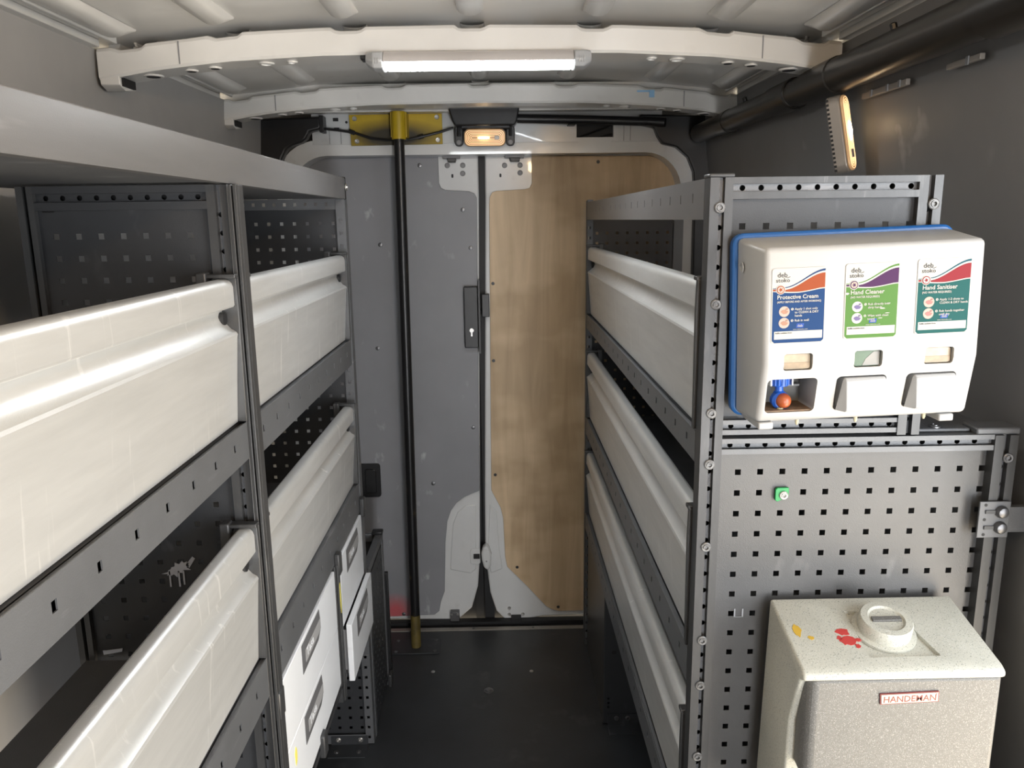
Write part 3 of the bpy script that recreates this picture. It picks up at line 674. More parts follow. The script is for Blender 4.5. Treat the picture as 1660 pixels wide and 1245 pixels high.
for (xa, xb, z) in ((.366, .392, .0285), (.628, .654, .0285), (.366, .392, -.325), (.628, .654, -.325), (.366, .394, -.3905), (.797, .822, -.3905)):
    BX(xa, xb, YN+.0105 if z > -.35 else YN+.018, YN+.014 if z > -.35 else YN+.0215, z-.0022, z).build('panel_slot', RUB, ru)
for z in (.014, -.137, -.316, -.404, -.551, -.726, -.814, -.957): screw(ru, (.344, YN, z))
screw(ru, (.679, YN, .016)); screw(ru, (.846, YN, -.401), m=DSTEEL)
rail(ru, XR, -1, YN+.036, YF, -.004, .060, .3, .090, .075, .0045, .015, 'top_rail', FASC)
BX(XR+.004, .69, YF-.03, YF-.028, .0, .055).build('top_beam', RACK, ru)
for (zb, h, lab) in ((-.353, .25, 'top aluminium flap of the right racking'), (-.757, .257, 'middle aluminium flap of the right racking'), (-1.150, .252, 'lowest aluminium flap of the right racking')):
    flap(ru, XR, -1, YN+.038, YF-.034, zb, h, hole_end=1, label=lab)
for (za, zc, xb) in ((-.410, -.356, .66), (-.828, -.760, .82), (-1.222, -1.153, .82)):
    rail(ru, XR, -1, YN+.036, YF-.020, za, zc, .3, .092, .06)
    BX(XR+.004, xb, YN+.036, YF, zc-.006, zc-.004).build('shelf_tray', RACK, ru)
hs = square_holes(.030, 8, .016, 45)
B().plate((.337, YF+.004, FZ+.03), (1, 0, 0), (0, 0, 1), .315, 1.76, [h for h in hs if h[3] < 1.74], -.0015).build('far_end_panel', RACKD, ru)
hs = [(.006, .015, .02+i*.0375, .030+i*.0375) for i in range(47)]
B().plate((.328, YF-.010, FZ+.004), (1, 0, 0), (0, 0, 1), .022, 1.815, hs, -.0015).box(.328, .3295, YF-.010, YF+.03, FZ+.004, .066).build('post', RACK, ru)
BX(.655, .69, YF-.006, YF+.02, FZ+.004, .06).build('post', RACK, ru)
BX(.695, .86, YN+.05, 2.9, -.372, -.368).build('top_tray', RACK, ru)
tb = BX(.700, .79, YN+.020, YN+.045, -.360, -.354).build('tie_plate', RACK, ru, .002)
screw(tb, (.735, YN+.032, -.354), (0, 0, 1), .010, DSTEEL)
# green tab and its bolt
gt = B().prism([(.463, -.474), (.467, -.477), (.486, -.468), (.486, -.452), (.466, -.452), (.463, -.455)], 'y', YN+.013, YN+.0185).build('green_tab', GREEN, ru, .001)
gt['label'] = 'bright green plastic tab'
screw(gt, (.477, YN+.013, -.465), (0, -1, 0), .0075, mat('pale_bolt', (.38, .38, .36), .35, .3, .5, (300, 300, 300)))
# bracket that ties the rack to the wall
wb = BX(.805, .858, YN-.006, YN-.002, -.541, -.476).build('wall_bracket', RACK, ru, .001)
BX(.858, .905, YN-.002, YN+.010, -.533, -.488).build('bracket_strap', RACK, wb)
for z in (-.494, -.522):
    B().lathe([(.011, 0), (.011, .004), (.0085, .009), (.004, .011)], (.842, YN-.006, z), (0, -1, 0), 12).build('bolt', DSTEEL, wb)
    BX(.815, .833, YN-.0085, YN-.006, z-.003, z+.003).build('bracket_tongue', POST, wb)
for (x, z) in ((.815, -.482), (.815, -.508), (.816, -.535)): B().lathe([(.0028, 0), (.0028, .0005)], (x, YN-.006, z), (0, -1, 0), 8).build('bracket_hole', RUB, wb)
# pale scratches on the end panel
m = B()
for (x, z, w, h) in ((.405, -.685, .0012, .016), (.419, -.685, .0012, .016), (.412, -.6925, .0075, .001)): m.box(x-w/1, x+w/1, YN+.0182, YN+.0187, z-h/2, z+h/2)
m.build('scratch_mark', mat('scratched_metal', (.35, .36, .38), .4, .3), ru)

# --- low cabinet in the foot of the right racking
rc = thing('floor_cabinet', (.55, 2.7, FZ), 'low dark box cabinet under the far end of the right racking', 'cabinet')
BX(.338, .341, 2.447, 2.95, FZ+.004, -1.24).build('side_panel', mat('satin_dark_panel', (.07, .068, .066), .32, .3, .1, (3, 3, 3)), rc, .001)
hs = [(.012+.012*0, .020, .545+.016*k, .553+.016*k) for k in range(3)] + [(.012, .020, .06+.016*k, .068+.016*k) for k in range(3)]
B().plate((.341, 2.447, FZ+.006), (1, 0, 0), (0, 0, 1), .46, .63, hs, -.0015).build('front_panel', RACKD, rc)
B().prism(rrect(.366, .382, -1.475, -1.462, .005), 'y', 2.4455, 2.4465).build('cable_hole', RUB, rc)
ft = B().box(.355, .46, 2.39, 2.443, FZ, FZ+.004).box(.355, .46, 2.441, 2.4445, FZ+.004, FZ+.045).build('floor_foot', RACKD, rc)
for x in (.385, .425): screw(ft, (x, 2.441, FZ+.03), (0, -1, 0), .009, DSTEEL)

# ------------------------------------------------------------------ soap dispenser
dp = thing('soap_dispenser', (.541, 1.238, -.305), 'white three-station hand soap dispenser with blue back plate and coloured labels', 'dispenser')
dp.rotation_euler = (0, math.radians(-1.9), 0)
B().prism(rrect(-.172, .172, -.004, .285, .018), 'y', -.020, 0).build('back_plate', BLUE, dp, .004, local=True)
def body_pts(hw_b, hw_f):
    prof = [(-.018, .279), (-.126, .266), (-.1265, .098), (-.1035, .006), (-.018, .002)]
    L_ = []; 
    for (y, z) in prof:
        t = (-y-.018)/.108; hw = hw_b+(hw_f-hw_b)*t
        L_.append((hw, y, z))
    return L_
pp_ = body_pts(.166, .157); n = len(pp_)
m = B().add([(-a, y, z) for a, y, z in pp_] + [(a, y, z) for a, y, z in pp_], [tuple(range(n)), tuple(range(2*n-1, n-1, -1))] + [((i+1) % n, i, i+n, (i+1) % n+n) for i in range(n)])
cov = m.build('cover', PWHT, dp, .008, 3, local=True)
cuts = []
WX = ((-.127, -.085), (-.024, .017), (.079, .121)); OX = ((-.148, -.074), (-.046, .028), (.057, .131))
def cutter(m_):
    o = m_.build('cut', BLK, local=True); o.parent = dp; return o
for (a, b) in WX: cuts.append(cutter(B().prism(rrect(a, b, .088, .113, .004), 'y', -.20, -.112)))
for k, (a, b) in enumerate(OX): cuts.append(cutter(B().prism(rrect(a, b, .021, .075, .007), 'y', -.20, -.040 if k == 0 else -.085)))
carve(cov, cuts)
cov['label'] = 'white plastic cover'
for k, (a, b) in enumerate(WX):
    w = B().prism(rrect(a+.001, b-.001, .089, .112, .004), 'y', -.120, -.113).build('level_window', [BEIGE, GWIN, BEIGE][k], dp, .0008, local=True)
    if k == 1:
        B().prism([(a+.014, .090), (b-.002, .090), (b-.002, .111), (a+.030, .110), (a+.019, .100)], 'y', -.1205, -.1199).build('window_pouch', CAVG, w, local=True)
    else:
        BX(a+.002, b-.002, -.1206, -.1199, .0905, .099).build('window_residue', mat('tan_residue', (.26, .19, .115), .4, 0, .2, (80, 80, 80)), w, local=True)
# open first station: cavity and pump
a, b = OX[0]
BX(a, b, -.048, -.0405, .014, .073).build('cavity_back', CAVG, dp, local=True)
BX(a+.001, b-.001, -.104, -.048, .0212, .0235).build('cavity_floor', BROWN, dp, local=True)
BX(a+.034, b-.004, -.06, -.048, .050, .053).build('cavity_ledge', PWHT, dp, local=True)
for x in (a+.012, a+.044): BX(x, x+.0022, -.098, -.085, .060, .073).build('pump_guide', PWHT2, dp, local=True)
pm = B()
px = a+.0295
pm.lathe([(.0150, .073), (.0150, .062), (.0125, .058), (.006, .057), (.006, .050), (.0085, .048)], (px, -.085, 0), (0, 0, 1), 20)
pump = pm.build('pump', BLUE2, dp, local=True)
for k in range(7):
    ang = math.radians(-150+k*20); BX(px+.0152*math.cos(ang)-.0008, px+.0152*math.cos(ang)+.0008, -.085+.0152*math.sin(ang)-.0008, -.085+.0152*math.sin(ang)+.0008, .060, .072).build('pump_rib', BLUE2, pump, local=True)
B().lathe([(.0140, 0), (.0140, .010), (.0105, .014)], (px+.001, -.082, .036), (0, -1, -.05), 20).build('pump_ring', BLUE2, pump, local=True)
B().lathe([(.0115, 0), (.0112, .004), (.0095, .0085), (.006, .0115), (.002, .0128)], (px+.003, -.094, .0365), (0, -1, -.05), 20).build('pump_ball', ORNG, pump, local=True)
B().lathe([(.005, .026), (.0045, .022), (.0025, .018)], (px-.001, -.094, 0), (0, 0, 1), 10).build('nozzle', CRM, pump, local=True)
for k in (1, 2):
    a, b = OX[k]
    m = B(); i0, i1 = a+.0035, b-.0025
    sec = [(-.1205, .0725), (-.126, .068), (-.1295, .026), (-.127, .0222), (-.088, .0222), (-.088, .0725)]
    m.prism(sec, 'x', i0+.008, i1)
    # sloping left cheek
    vs = [(i0+.008, y, z) for y, z in sec] + [(i0, -.1105, .0222), (i0+.006, -.1190, .068)]
    m.add(vs, [(1, 2, 6, 7), (2, 3, 6), (0, 1, 7)])
    m.build('push_lever', PWHT2, dp, .0022, 3, local=True)
for x in (-.150, -.09, .0, .105, .125):
    B().lathe([(.003, .004), (.003, -.001), (.0015, -.005)], (x, -.085, 0), (0, 0, 1), 8).build('drip_nib', CRM, dp, local=True)
for x in (-.155, .118): BX(x, x+.022, -.105, -.02, -.005, .006).build('cover_latch', PWHT, dp, .002, local=True)
B().lathe([(.008, 0), (.008, .0012), (.0068, .0014), (.0065, .0006)], (-.1652, -.045, .235), (-1, 0, 0), 16).build('hinge_boss', PWHT, dp, local=True)
# printed labels
def solid(nm, c, r=.55): return mat(nm, c, r, spec=.15)
INK = solid('label_white', (.395, .388, .36)); GRYI = solid('grey_print', (.045, .045, .052)); PINKC = solid('pictogram_disc', (.36, .29, .25))
SKEW = math.radians(0)
LABELS = [
  (-.1475, .129, (0.0062, 0.0341, 0.1147, 1), (0.2232, 0.0465, 0.0136, 1), (0.0074, 0.0310, 0.1054, 1), 'Protective Cream', '(APPLY BEFORE AND AFTER WORKING)', ['Apply 1 shot only', 'to CLEAN & DRY', 'hands'], ['Rub in well'], .0082, .00385, 'blue and orange label'),
  (-.0425, .131, (0.0651, 0.1519, 0.0341, 1), (0.0484, 0.0136, 0.0583, 1), (0.0651, 0.1519, 0.0341, 1), 'Hand Cleaner', '(NO WATER REQUIRED)', ['Rub directly into', 'dirty hands'], ['Wipe with clean', 'towel'], .0086, .0042, 'green and purple label'),
  (.0605, .133, (0.0050, 0.0651, 0.0620, 1), (0.1798, 0.0136, 0.0198, 1), (0.0074, 0.0620, 0.0868, 1), 'Hand Sanitiser', '(NO WATER REQUIRED)', ['Apply 1-2 shots to', 'CLEAN & DRY hands'], ['Rub hands together', 'until dry'], .0086, .0042, 'teal and red label')]
for k, (x0, z0, cbase, csw, cline, title, sub, l1, l2, s1, s2, lab) in enumerate(LABELS):
    w, h = .0775, .108; YF_ = -.1266
    st = B().prism(rrect(x0, x0+w, z0, z0+h, .004), 'y', YF_-.0006, YF_+.0012).build('label', INK, dp, local=True); st['label'] = lab
    ly = lambda i: YF_-.0006-.00025*i
    def print_(pts, c, name, i): return B().prism(pts, 'y', ly(i), ly(i-1)).build(name, c, st, local=True)
    cb = solid('label_base_%s' % title.split()[1].lower() + str(k), cbase); cs = solid('label_sweep_%s' % title.lower().replace(' ', '_'), csw); cl = solid('label_line_%s' % title.lower().replace(' ', '_'), cline)
    N = 16
    zc = z0+h-.0275
    lower = lambda t: zc-.0035-.0028*math.sin(math.pi*min(1, t*1.1))+.004*max(0, t-.5)
    upper = lambda t: zc+.0005+.0225*(t*t*(3-2*t))
    base = [(x0+.0015, z0+.0045), (x0+.005, z0+.0012), (x0+w-.005, z0+.0012), (x0+w-.0015, z0+.0045)] + [(x0+.0015+(w-.003)*(1-t/N), lower(1-t/N)-.0016) for t in range(N+1)]
    print_(base, cb, 'print_base', 1)
    sw = [(x0+.018+(w-.0195)*t/N, upper(t/N)-.0035) for t in range(N+1)] + [(x0+.018+(w-.0195)*(1-t/N), lower(.2+.8*(1-t/N))) for t in range(N+1)]
    print_(sw, cs, 'print_sweep', 1)
    ln = [(x0+.018+(w-.0195)*t/N, upper(t/N)-.0005) for t in range(N+1)] + [(x0+.018+(w-.0195)*(1-t/N), upper(1-t/N)-.0015-.0) for t in range(N+1)]
    ln = [(x0+.018+(w-.0195)*t/N, upper(t/N)+.0002+.0018*(t/N)) for t in range(N+1)] + [(x0+.018+(w-.0195)*(1-t/N), upper(1-t/N)-.0009) for t in range(N+1)]
    print_(ln, cl, 'print_line', 1)
    print_([(x0+.0015, zc-.0012), (x0+.008, zc-.0012), (x0+.008, zc-.0002), (x0+.0015, zc-.0002)], cl, 'print_line', 1)
    print_([(x0+.0015, zc-.0042), (x0+.008, zc-.0042), (x0+.008, zc-.0018), (x0+.0015, zc-.0018)], cs, 'print_line', 1)
    disc = lambda cx, cz, r, n=20: [(cx+r*math.cos(2*math.pi*j/n), cz+r*math.sin(2*math.pi*j/n)) for j in range(n)]
    print_(disc(x0+.0125, zc-.0025, .0068), INK, 'emblem_disc', 2); print_(disc(x0+.0125, zc-.0025, .0058), cs, 'emblem_ring', 3)
    print_(disc(x0+.0125, zc-.0025, .0046), INK if k == 2 else PINKC, 'emblem_disc', 4)
    star = [(x0+.0125+(.0036 if j % 2 else .0014)*math.cos(math.pi*j/5), zc-.0025+(.0036 if j % 2 else .0014)*math.sin(math.pi*j/5)) for j in range(10)]
    print_(star, cs, 'emblem_star', 5)
    def wr(body, size, mm_, x, z, i=3, xs=1., bold=0):
        mt = Matrix(((1, 0, 0, x), (0, 0, -1, ly(i)), (0, 1, 0, z), (0, 0, 0, 1)))
        return words(body, size, mm_, 'lettering', st, mt, .0001, xs, bold)
    wr('deb', .0098, GRYI, x0+.0075, z0+h-.0125, 2); wr('stoko', .0084, GRYI, x0+.0055, z0+h-.0195, 2, 1.05)
    B().tube([(x0+.0205, ly(2), z0+h-.0128), (x0+.0225, ly(2), z0+h-.0136), (x0+.0260, ly(2), z0+h-.0118)], .0003, 5).build('print_flourish', GRYI, st, local=True)
    wr(title, s1, INK, x0+.0075, z0+h-.0435, 3, 1.0, .00012); wr(sub, s2, INK, x0+.0075, z0+h-.0490, 3, .92, .00006)
    for q, (lines, zz) in enumerate(((l1, z0+h-.0590), (l2, z0+h-.0755))):
        pd = disc(x0+.0185, zz-.0025, .0077); print_(pd, PINKC if k != 1 else INK, 'pictogram', 2)
        # drawn hands: palm and fingers
        print_([(x0+.0135, zz-.003), (x0+.017, zz-.006), (x0+.022, zz-.0055), (x0+.0245, zz-.002), (x0+.0205, zz-.001), (x0+.018, zz+.0005), (x0+.0145, zz-.001)], solid('pictogram_tone%d' % k, ((.30, .17, .12, 1), (.12, .10, .20, 1), (.30, .14, .13, 1))[k]), 'pictogram_hand', 3)
        for jj in range(3): print_([(x0+.0195+.0014*jj, zz-.001+.0004*jj), (x0+.0203+.0014*jj, zz-.001+.0004*jj), (x0+.0215+.0012*jj, zz+.0024), (x0+.0208+.0012*jj, zz+.0024)], MATS['pictogram_tone%d' % k], 'pictogram_finger', 3)
        print_(disc(x0+.0300, zz+.0006, .0019, 12), INK, 'print_bullet', 2)
        wr(str(q+1), .0034, cb, x0+.0292, zz-.0005, 4)
        for j, tx in enumerate(lines): wr(tx, .0046, INK, x0+.0335, zz-.0008-.0048*j, 3, 1.0, .00005)
    bx = x0+.036
    print_([(bx, z0+.0225), (bx+.0105, z0+.0225), (bx+.0115, z0+.0285), (bx+.001, z0+.0285)], solid('badge_navy', (.03, .07, .28)), 'print_badge', 2)
    wr('deb', .0052, INK, bx+.0016, z0+.0238, 4); wr('www.debstoko.com', .0026, INK, x0+.0315, z0+.0195, 3)
    print_([(x0+.0045, z0+.0065), (x0+w-.0035, z0+.0065), (x0+w-.0035, z0+.0180), (x0+.0045, z0+.0180)], INK, 'print_field', 2)
    wr('Refills available from:', .0029, GRYI, x0+.006, z0+.0146, 3)
    if k == 1:
        for j, (sx_, sz_, ra, rb) in enumerate(((.055, .043, .0050, .0012), (.062, .036, .0040, .0007), (.052, .029, .0045, .0007), (.064, .050, .003, .0006), (.003, .066, .004, .002))):
            print_(blob(x0+sx_, z0+sz_, ra, rb, 9, .4, j+20), INK, 'print_scuff', 3)

# ------------------------------------------------------------------ hand-wash basin
bs = thing('hand_wash_basin', (.615, 1.17, -1.06), 'cream speckled portable hand-wash unit with round filler cap and folded grey basin', 'hand basin')
slope = (-.692+.650)/(1.095-1.245)*-1            # the top falls towards the front
topz = lambda y: -.650-(1.245-y)*.245
prof = [(1.245, -.650), (1.092, topz(1.092)), (1.080, -.694), (1.079, -.7035), (1.096, -.712), (1.122, -.80), (1.120, -.90), (1.112, -1.06), (1.245, -1.06)]
vs = []; n = len(prof)
for sgn in (-1, 1):
    for (y, z) in prof:
        hw = .1575 + (-.650-z)*.020*(1 if sgn < 0 else .35)
        vs.append((.6175+sgn*hw, y, z))
m = B().add(vs, [tuple(range(n)), tuple(range(2*n-1, n-1, -1))] + [((i+1) % n, i, i+n, (i+1) % n+n) for i in range(n)])
tank = m.build('water_tank', STONE, bs, .007, 3, smooth=25)
tz = topz
rc_ = B()
pts = [(.576, 1.212), (.664, 1.200), (.688, 1.110), (.574, 1.109)]
vs = [(x, y, tz(y)-.006) for x, y in pts] + [(x, y, tz(y)+.03) for x, y in pts]
rc_.add(vs, [(3, 2, 1, 0), (4, 5, 6, 7)] + [(i, (i+1) % 4, (i+1) % 4+4, i+4) for i in range(4)])
co_ = rc_.build('cut', STONE)
carve(tank, [co_])
nrm = Vector((0, -.245, 1)).normalized()
c0 = Vector((.624, 1.170, tz(1.170)-.0055))
cb = B().lathe([(.050, 0), (.050, .0045), (.046, .006)], c0, nrm, 28).build('cap_flange', STONE, bs)
cp = B().lathe([(.0415, .006), (.0415, .025), (.0395, .0282), (.029, .029), (.026, .0255), (.004, .025)], c0, nrm, 28).build('filler_cap', STONE, bs)
o = c0 + nrm*.0275; t1 = Vector((1, 0, 0)); t2 = nrm.cross(t1)
m = B(); bar = [o+t1*a+t2*b+nrm*c for c in (-.005, .0015) for a, b in ((-.024, -.005), (.024, -.005), (.024, .005), (-.024, .005))]
m.add(bar, [(3, 2, 1, 0), (4, 5, 6, 7), (0, 1, 5, 4), (1, 2, 6, 5), (2, 3, 7, 6), (3, 0, 4, 7)])
m.build('cap_grip', STONED, cp, .001)
bas = B()
xl0, xr0 = .471, .772
sec = [(.468, 1.100), (.469, 1.120), (.472, 1.165), (.775, 1.165), (.775, 1.092), (.768, 1.081), (.480, 1.081), (.472, 1.087)]
bas.prism(sec, 'z', -.875, -.7045)
bo = bas.build('folded_basin', STONED, bs, .008, 3); bo['label'] = 'folded grey speckled basin front'
BX(.60, .80, 1.13, 1.24, -1.06, -.878).build('basin_recess', BLK, bs, .01)
np_ = B().prism([(.580, -.7280), (.672, -.7250), (.6728, -.7430), (.5815, -.7462)], 'y', 1.0785, 1.0812).build('nameplate_frame', PRINTR, bs)
B().prism([(.5816, -.7294), (.6704, -.7265), (.6711, -.7416), (.5830, -.7446)], 'y', 1.0778, 1.0790).build('nameplate', PLATE, bs)
mt = Matrix(((1, 0, .0, .5850), (0, 0, -1, 1.0776), (.033, 1, 0, -.7425), (0, 0, 0, 1)))
t = words('HANDEMAN', .0148, PRINTR, 'lettering', bs, mt, .0001, 1.0, .00008); t.location = -bs.location
mt = Matrix(((1, 0, .0, .6665), (0, 0, -1, 1.0776), (.033, 1, 0, -.7325), (0, 0, 0, 1)))
t = words('"', .006, PRINTR, 'lettering', bs, mt, .0001, 1.0); t.location = -bs.location
def top_blob(cx, cy, rx, ry, seed, m_, nm, jag=.45):
    p = blob(cx, cy, rx, ry, 16, jag, seed)
    vs = [(x, y, tz(y)-.001) for x, y in p] + [(x, y, tz(y)+.0007) for x, y in p]; n = len(p)
    B().add(vs, [tuple(range(n-1, -1, -1)), tuple(range(n, 2*n))] + [(i, (i+1) % n, (i+1) % n+n, i+n) for i in range(n)]).build(nm, m_, bs)
top_blob(.480, 1.169, .009, .016, 3, PYEL, 'paint_fleck'); top_blob(.497, 1.152, .006, .005, 4, PYEL, 'paint_fleck')
top_blob(.553, 1.164, .014, .010, 6, PRED, 'paint_fleck'); top_blob(.555, 1.144, .015, .013, 8, PRED, 'paint_fleck')
for (x_, y_, a_, b_, q_) in ((.566, 1.133, .006, .005, 11), (.572, 1.146, .005, .005, 12), (.543, 1.150, .005, .006, 13)): top_blob(x_, y_, a_, b_, q_, PRED, 'paint_fleck')

# ------------------------------------------------------------------ lights of the load bay
sl = thing('strip_light', (-.04, 1.92, .34), 'lit white LED strip light under the nearer roof bow', 'strip light')
m = B().prism([(1.857, .348), (1.860, .356), (1.868, .368), (1.880, .374), (1.935, .374), (1.945, .364), (1.945, .348)], 'x', -.256, .174)
m.build('housing', ALUH, sl, .002)
B().prism([(1.858, .348), (1.945, .348), (1.940, .342), (1.905, .3400), (1.868, .3410), (1.860, .344)], 'x', -.252, .170).build('diffuser', TUBE, sl, smooth=60)
for sgn, xa, xb in ((-1, -.256, -.296), (1, .174, .214)):
    sec = [(1.852, .350), (1.862, .370), (1.880, .3745), (1.940, .3745), (1.949, .366), (1.949, .342), (1.905, .334), (1.862, .336)]
    sec2 = [(1.872, .356), (1.878, .368), (1.890, .3745), (1.935, .3745), (1.940, .366), (1.940, .350), (1.905, .346), (1.876, .348)]
    k = len(sec); vs = [(xa, y, z) for y, z in sec] + [(xa+(xb-xa)*.55, y, z) for y, z in sec] + [(xb, y, z) for y, z in sec2]
    fs = [tuple(range(k)), tuple(range(3*k-1, 2*k-1, -1))] + [(j*k+i, j*k+(i+1) % k, (j+1)*k+(i+1) % k, (j+1)*k+i) for j in range(2) for i in range(k)]
    B().add(vs, fs).build('end_cap', PWHT2, sl, .003)
    for q in range(3): BX(xa+(xb-xa)*(.25+.13*q), xa+(xb-xa)*(.25+.13*q)+.0015, 1.8512, 1.8525, .343, .356).build('cap_rib', PWHT, sl)
BX(-.312, -.292, 1.905, 1.94, .362, .3745).build('cable_entry', BLK, sl, .002)

def courtesy_lamp(root, w=.155, h=.064):
    """local: lens faces -Y, length along X, centred"""
    B().prism(rrect(-w/2, w/2, -h/2, h/2, .020), 'y', -.004, .026).build('housing', LAMPG, root, .003, local=True)
    B().prism(rrect(-w/2+.002, w/2-.002, -h/2+.002, h/2-.002, .019), 'y', -.010, -.004).build('lens', LENS, root, .004, 3, local=True)
    for k in range(5):
        i = .006+.0052*k; p = rrect(-w/2+i, w/2-i, -h/2+i, h/2-i, max(.003, .018-.003*k), 4)
        B().tube([(x, -.0105, z) for x, z in p+[p[0]]], .0007, 5, False).build('lens_ridge', RING, root, local=True)
    B().lathe([(.002, -.021), (.005, -.017), (.0065, 0), (.005, .017), (.002, .021)], (-.004, -.0105, 0), (1, 0, 0), 12, 1, .35).build('bulb_glow', BULB, root, local=True)
    B().box(.036, .054, -.0125, -.0100, -.007, .007).build('lamp_switch', LAMPG, root, .001, local=True)
lr = thing('courtesy_lamp', (-.049, 3.02, .299), 'lit amber courtesy lamp in the black housing over the rear doors', 'lamp')
lr.rotation_euler = (math.radians(10), 0, 0)
courtesy_lamp(lr)
rh = thing('lamp_housing', (-.049, 3.03, .31), 'black plastic lamp housing at the middle of the rear header', 'lamp housing')
B().prism([(-.190, .426), (.085, .426), (.070, .352), (.060, .338), (-.155, .338), (-.165, .352)], 'y', 2.985, 3.079).build('housing_box', BLK, rh, .006, 3)
BX(-.135, .045, 2.995, 3.079, .328, .340).build('housing_lip', BLK, rh, .003)
for x in (-.146, .046):
    lg = B().prism(rrect(x-.016, x+.016, .270, .345, .014), 'y', 3.040, 3.052).build('mounting_lug', BLK, rh, .003)
    B().tube([(x, 3.048, .345), (x, 3.030, .335), (x, 3.036, .306)], .006, 8).build('lug_rib', BLK, lg)
    B().lathe([(.009, 0), (.008, .003)], (x, 3.040, .284), (0, -1, 0), 12).build('lug_pin', GREY, lg)
ls = thing('courtesy_lamp', (.770, 1.80, .178), 'lit amber lamp hanging on end below the black pipe on the right wall', 'lamp')
# length hangs vertically, lens turned towards the wall and a little to the camera
Z_ = Vector((.19, -.05, -1)).normalized(); N_ = Vector((.77, -.64, 0)); N_ = (N_-Z_*N_.dot(Z_)).normalized(); T_ = N_.cross(Z_)
ml = Matrix((Z_, -N_, (-Z_).cross(N_))).transposed()
ls.rotation_euler = ml.to_euler()
courtesy_lamp(ls, .168, .050)
m = B()
for k in range(17): m.box(-.078+.0095*k, -.0730+.0095*k, .0185, .0240, -.0256, -.0245).box(-.078+.0095*k, -.0730+.0095*k, .0185, .0240, .0245, .0256)
m.build('vent_slot', RUB, ls, local=True)

# ------------------------------------------------------------------ pole, cable, pipes
po = thing('support_pole', (-.375, 2.985, FZ), 'black steel pole from floor to roof in front of the left rear door', 'pole')
B().tube([(-.375, 2.985, FZ+.004), (-.3735, 2.985, -1.5), (-.362, 2.985, .295)], .0195, 16).build('pole_tube', POLEM, po)
B().tube([(-.3755, 2.985, FZ+.006), (-.3745, 2.985, FZ+.15)], .0205, 16).build('worn_foot', mat('worn_yellow_black', (.10, .075, .02), .5, 0, .5, (30, 30, 12), .2, 200, (.5, .34, .02, 1), (20, 20, 6), .9), po)
m = BX(-.475, -.275, 2.93, 3.045, FZ, FZ+.005).build('floor_plate', RACKD, po, .001)
for (x, y) in ((-.455, 2.945), (-.295, 2.945), (-.455, 3.03), (-.295, 3.03)): screw(m, (x, y, FZ+.005), (0, 0, 1), .008, DSTEEL)
pl = B().prism([(-.556, .390), (-.209, .392), (-.209, .282), (-.552, .279)], 'y', 3.068, 3.076).build('yellow_plate', YEL, po, .001)
pl['label'] = 'yellow plate with black overspray'
for (x, z) in ((-.535, .376), (-.228, .379), (-.530, .295), (-.226, .297)):
    screw(pl, (x, 3.068, z), (0, -1, 0), .009, STEEL)
m = B().tube([(-.362, 2.985, .292), (-.3615, 2.985, .388)], .026, 18)
m.box(-.391, -.383, 2.985, 3.068, .300, .388).box(-.341, -.333, 2.985, 3.068, .300, .388)
m.build('yellow_socket', YEL, po)
# soft black overspray around the socket
def overspray():
    m_ = YEL.copy(); m_.name = 'yellow_paint_oversprayed'; t = m_.node_tree; l = t.links.new; b = t.nodes['Principled BSDF']
    src = b.inputs['Base Color'].links[0].from_socket; co = t.nodes.new('ShaderNodeTexCoord')
    mp = t.nodes.new('ShaderNodeMapping'); mp.inputs['Location'].default_value = (.395*4.6, 0, -.308*14.5); mp.inputs['Scale'].default_value = (4.6, 0, 14.5)
    ln = t.nodes.new('ShaderNodeVectorMath'); ln.operation = 'LENGTH'; l(co.outputs['Object'], mp.inputs[0]); l(mp.outputs[0], ln.inputs[0])
    r = t.nodes.new('ShaderNodeMapRange'); r.inputs[1].default_value = 1.0; r.inputs[2].default_value = .4; r.inputs[3].default_value = 0; r.inputs[4].default_value = .95
    l(ln.outputs['Value'], r.inputs[0]); x = t.nodes.new('ShaderNodeMix'); x.data_type = 'RGBA'
    l(r.outputs[0], x.inputs[0]); l(src, x.inputs[6]); x.inputs[7].default_value = (.012, .011, .01, 1); l(x.outputs[2], b.inputs['Base Color'])
    return m_
pl.data.materials.clear(); pl.data.materials.append(overspray())

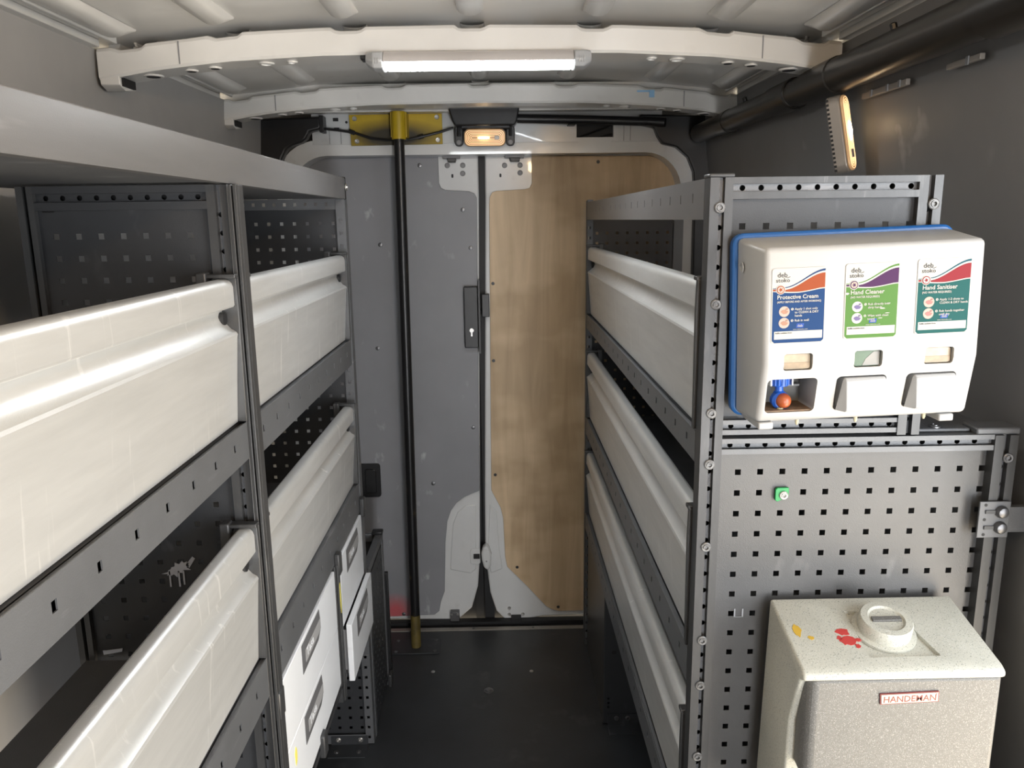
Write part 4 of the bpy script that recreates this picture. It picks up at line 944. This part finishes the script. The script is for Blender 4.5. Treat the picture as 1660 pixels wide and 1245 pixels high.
cb = thing('cable_loom', (-.40, 3.04, .29), 'thin black taped cable slung across the yellow plate to the rear lamp', 'cable')
pth = [(-.650, 3.050, .340), (-.60, 3.050, .334), (-.541, 3.055, .326), (-.474, 3.055, .304), (-.42, 3.045, .296), (-.383, 3.018, .292), (-.335, 3.035, .296), (-.291, 3.055, .307), (-.22, 3.05, .322), (-.165, 3.048, .338)]
B().tube(pth, .0048, 8).build('cable', BLK, cb)
for a, b in (((-.556, 3.055, .331), (-.535, 3.055, .323)), ((-.300, 3.055, .305), (-.278, 3.055, .311))):
    B().tube([a, b], .0085, 10).build('cable_clip', BLK, cb)
cd = thing('conduit', (.33, 3.03, .35), 'black conduit along the rear header from lamp housing to right corner', 'conduit')
B().tube([(.072, 3.045, .367), (.30, 3.045, .361), (.56, 3.045, .352), (.62, 3.02, .345)], .0165, 14).build('conduit_tube', BLK, cd)
for x in (.26, .52): BX(x, x+.028, 3.03, 3.079, .341, .346).build('conduit_clip', BLK, cd, .002)

pi = thing('duct_pipe', (.755, 1.75, .30), 'long black plastic pipe running under the roof along the right wall', 'pipe')
PX, PZ = .752, .303
B().tube([(PX, .55, PZ), (PX, 1.30, PZ), (PX, 1.98, PZ)], .038, 20).build('pipe_section', PIPE, pi)
B().tube([(PX, 1.98, PZ), (PX-.004, 3.02, PZ+.002)], .034, 20).build('pipe_section', PIPE, pi)
for (ya, yb, r) in ((.60, 1.26, .044), (1.80, 1.95, .0405), (2.06, 2.22, .039), (2.62, 2.72, .038)):
    B().lathe([(r-.003, 0), (r, .004), (r, yb-ya-.004), (r-.003, yb-ya)], (PX, ya, PZ), (0, 1, 0), 20).build('pipe_sleeve', PIPE, pi)
for y in (1.55, 2.45): B().lathe([(.007, 0), (.007, .012), (.004, .014)], (PX-.01, y, PZ+.034), (-.3, 0, 1), 8).build('pipe_stud', BLK, pi)
# light strip behind the pipe, clipped to the wall
ck = thing('wall_channel', (.80, 1.5, .24), 'pale grey clip channel on the right wall just below the black pipe', 'channel')
BX(.797, .806, 1.60, 1.79, .248, .260).build('channel', LAMPG, ck, .001); BX(.797, .806, 1.36, 1.46, .250, .260).build('channel', LAMPG, ck, .001)
for y in (1.39, 1.62, 1.67, 1.74): BX(.7945, .7968, y, y+.008, .247, .261).build('channel_clip', GREY, ck)

# felt mark on the far bow
bm_ = B().box(.495, .512, 2.6785, 2.6805, .385, .408).box(.455, .498, 2.6785, 2.6805, .402, .407).build('blue_mark', LBLUE, ceiling)

# ------------------------------------------------------------------ lift everything so that the van floor is at zero
for o in list(S.objects):
    if o.parent is None and o.type in ('MESH', 'EMPTY'):
        o.location.z += UP
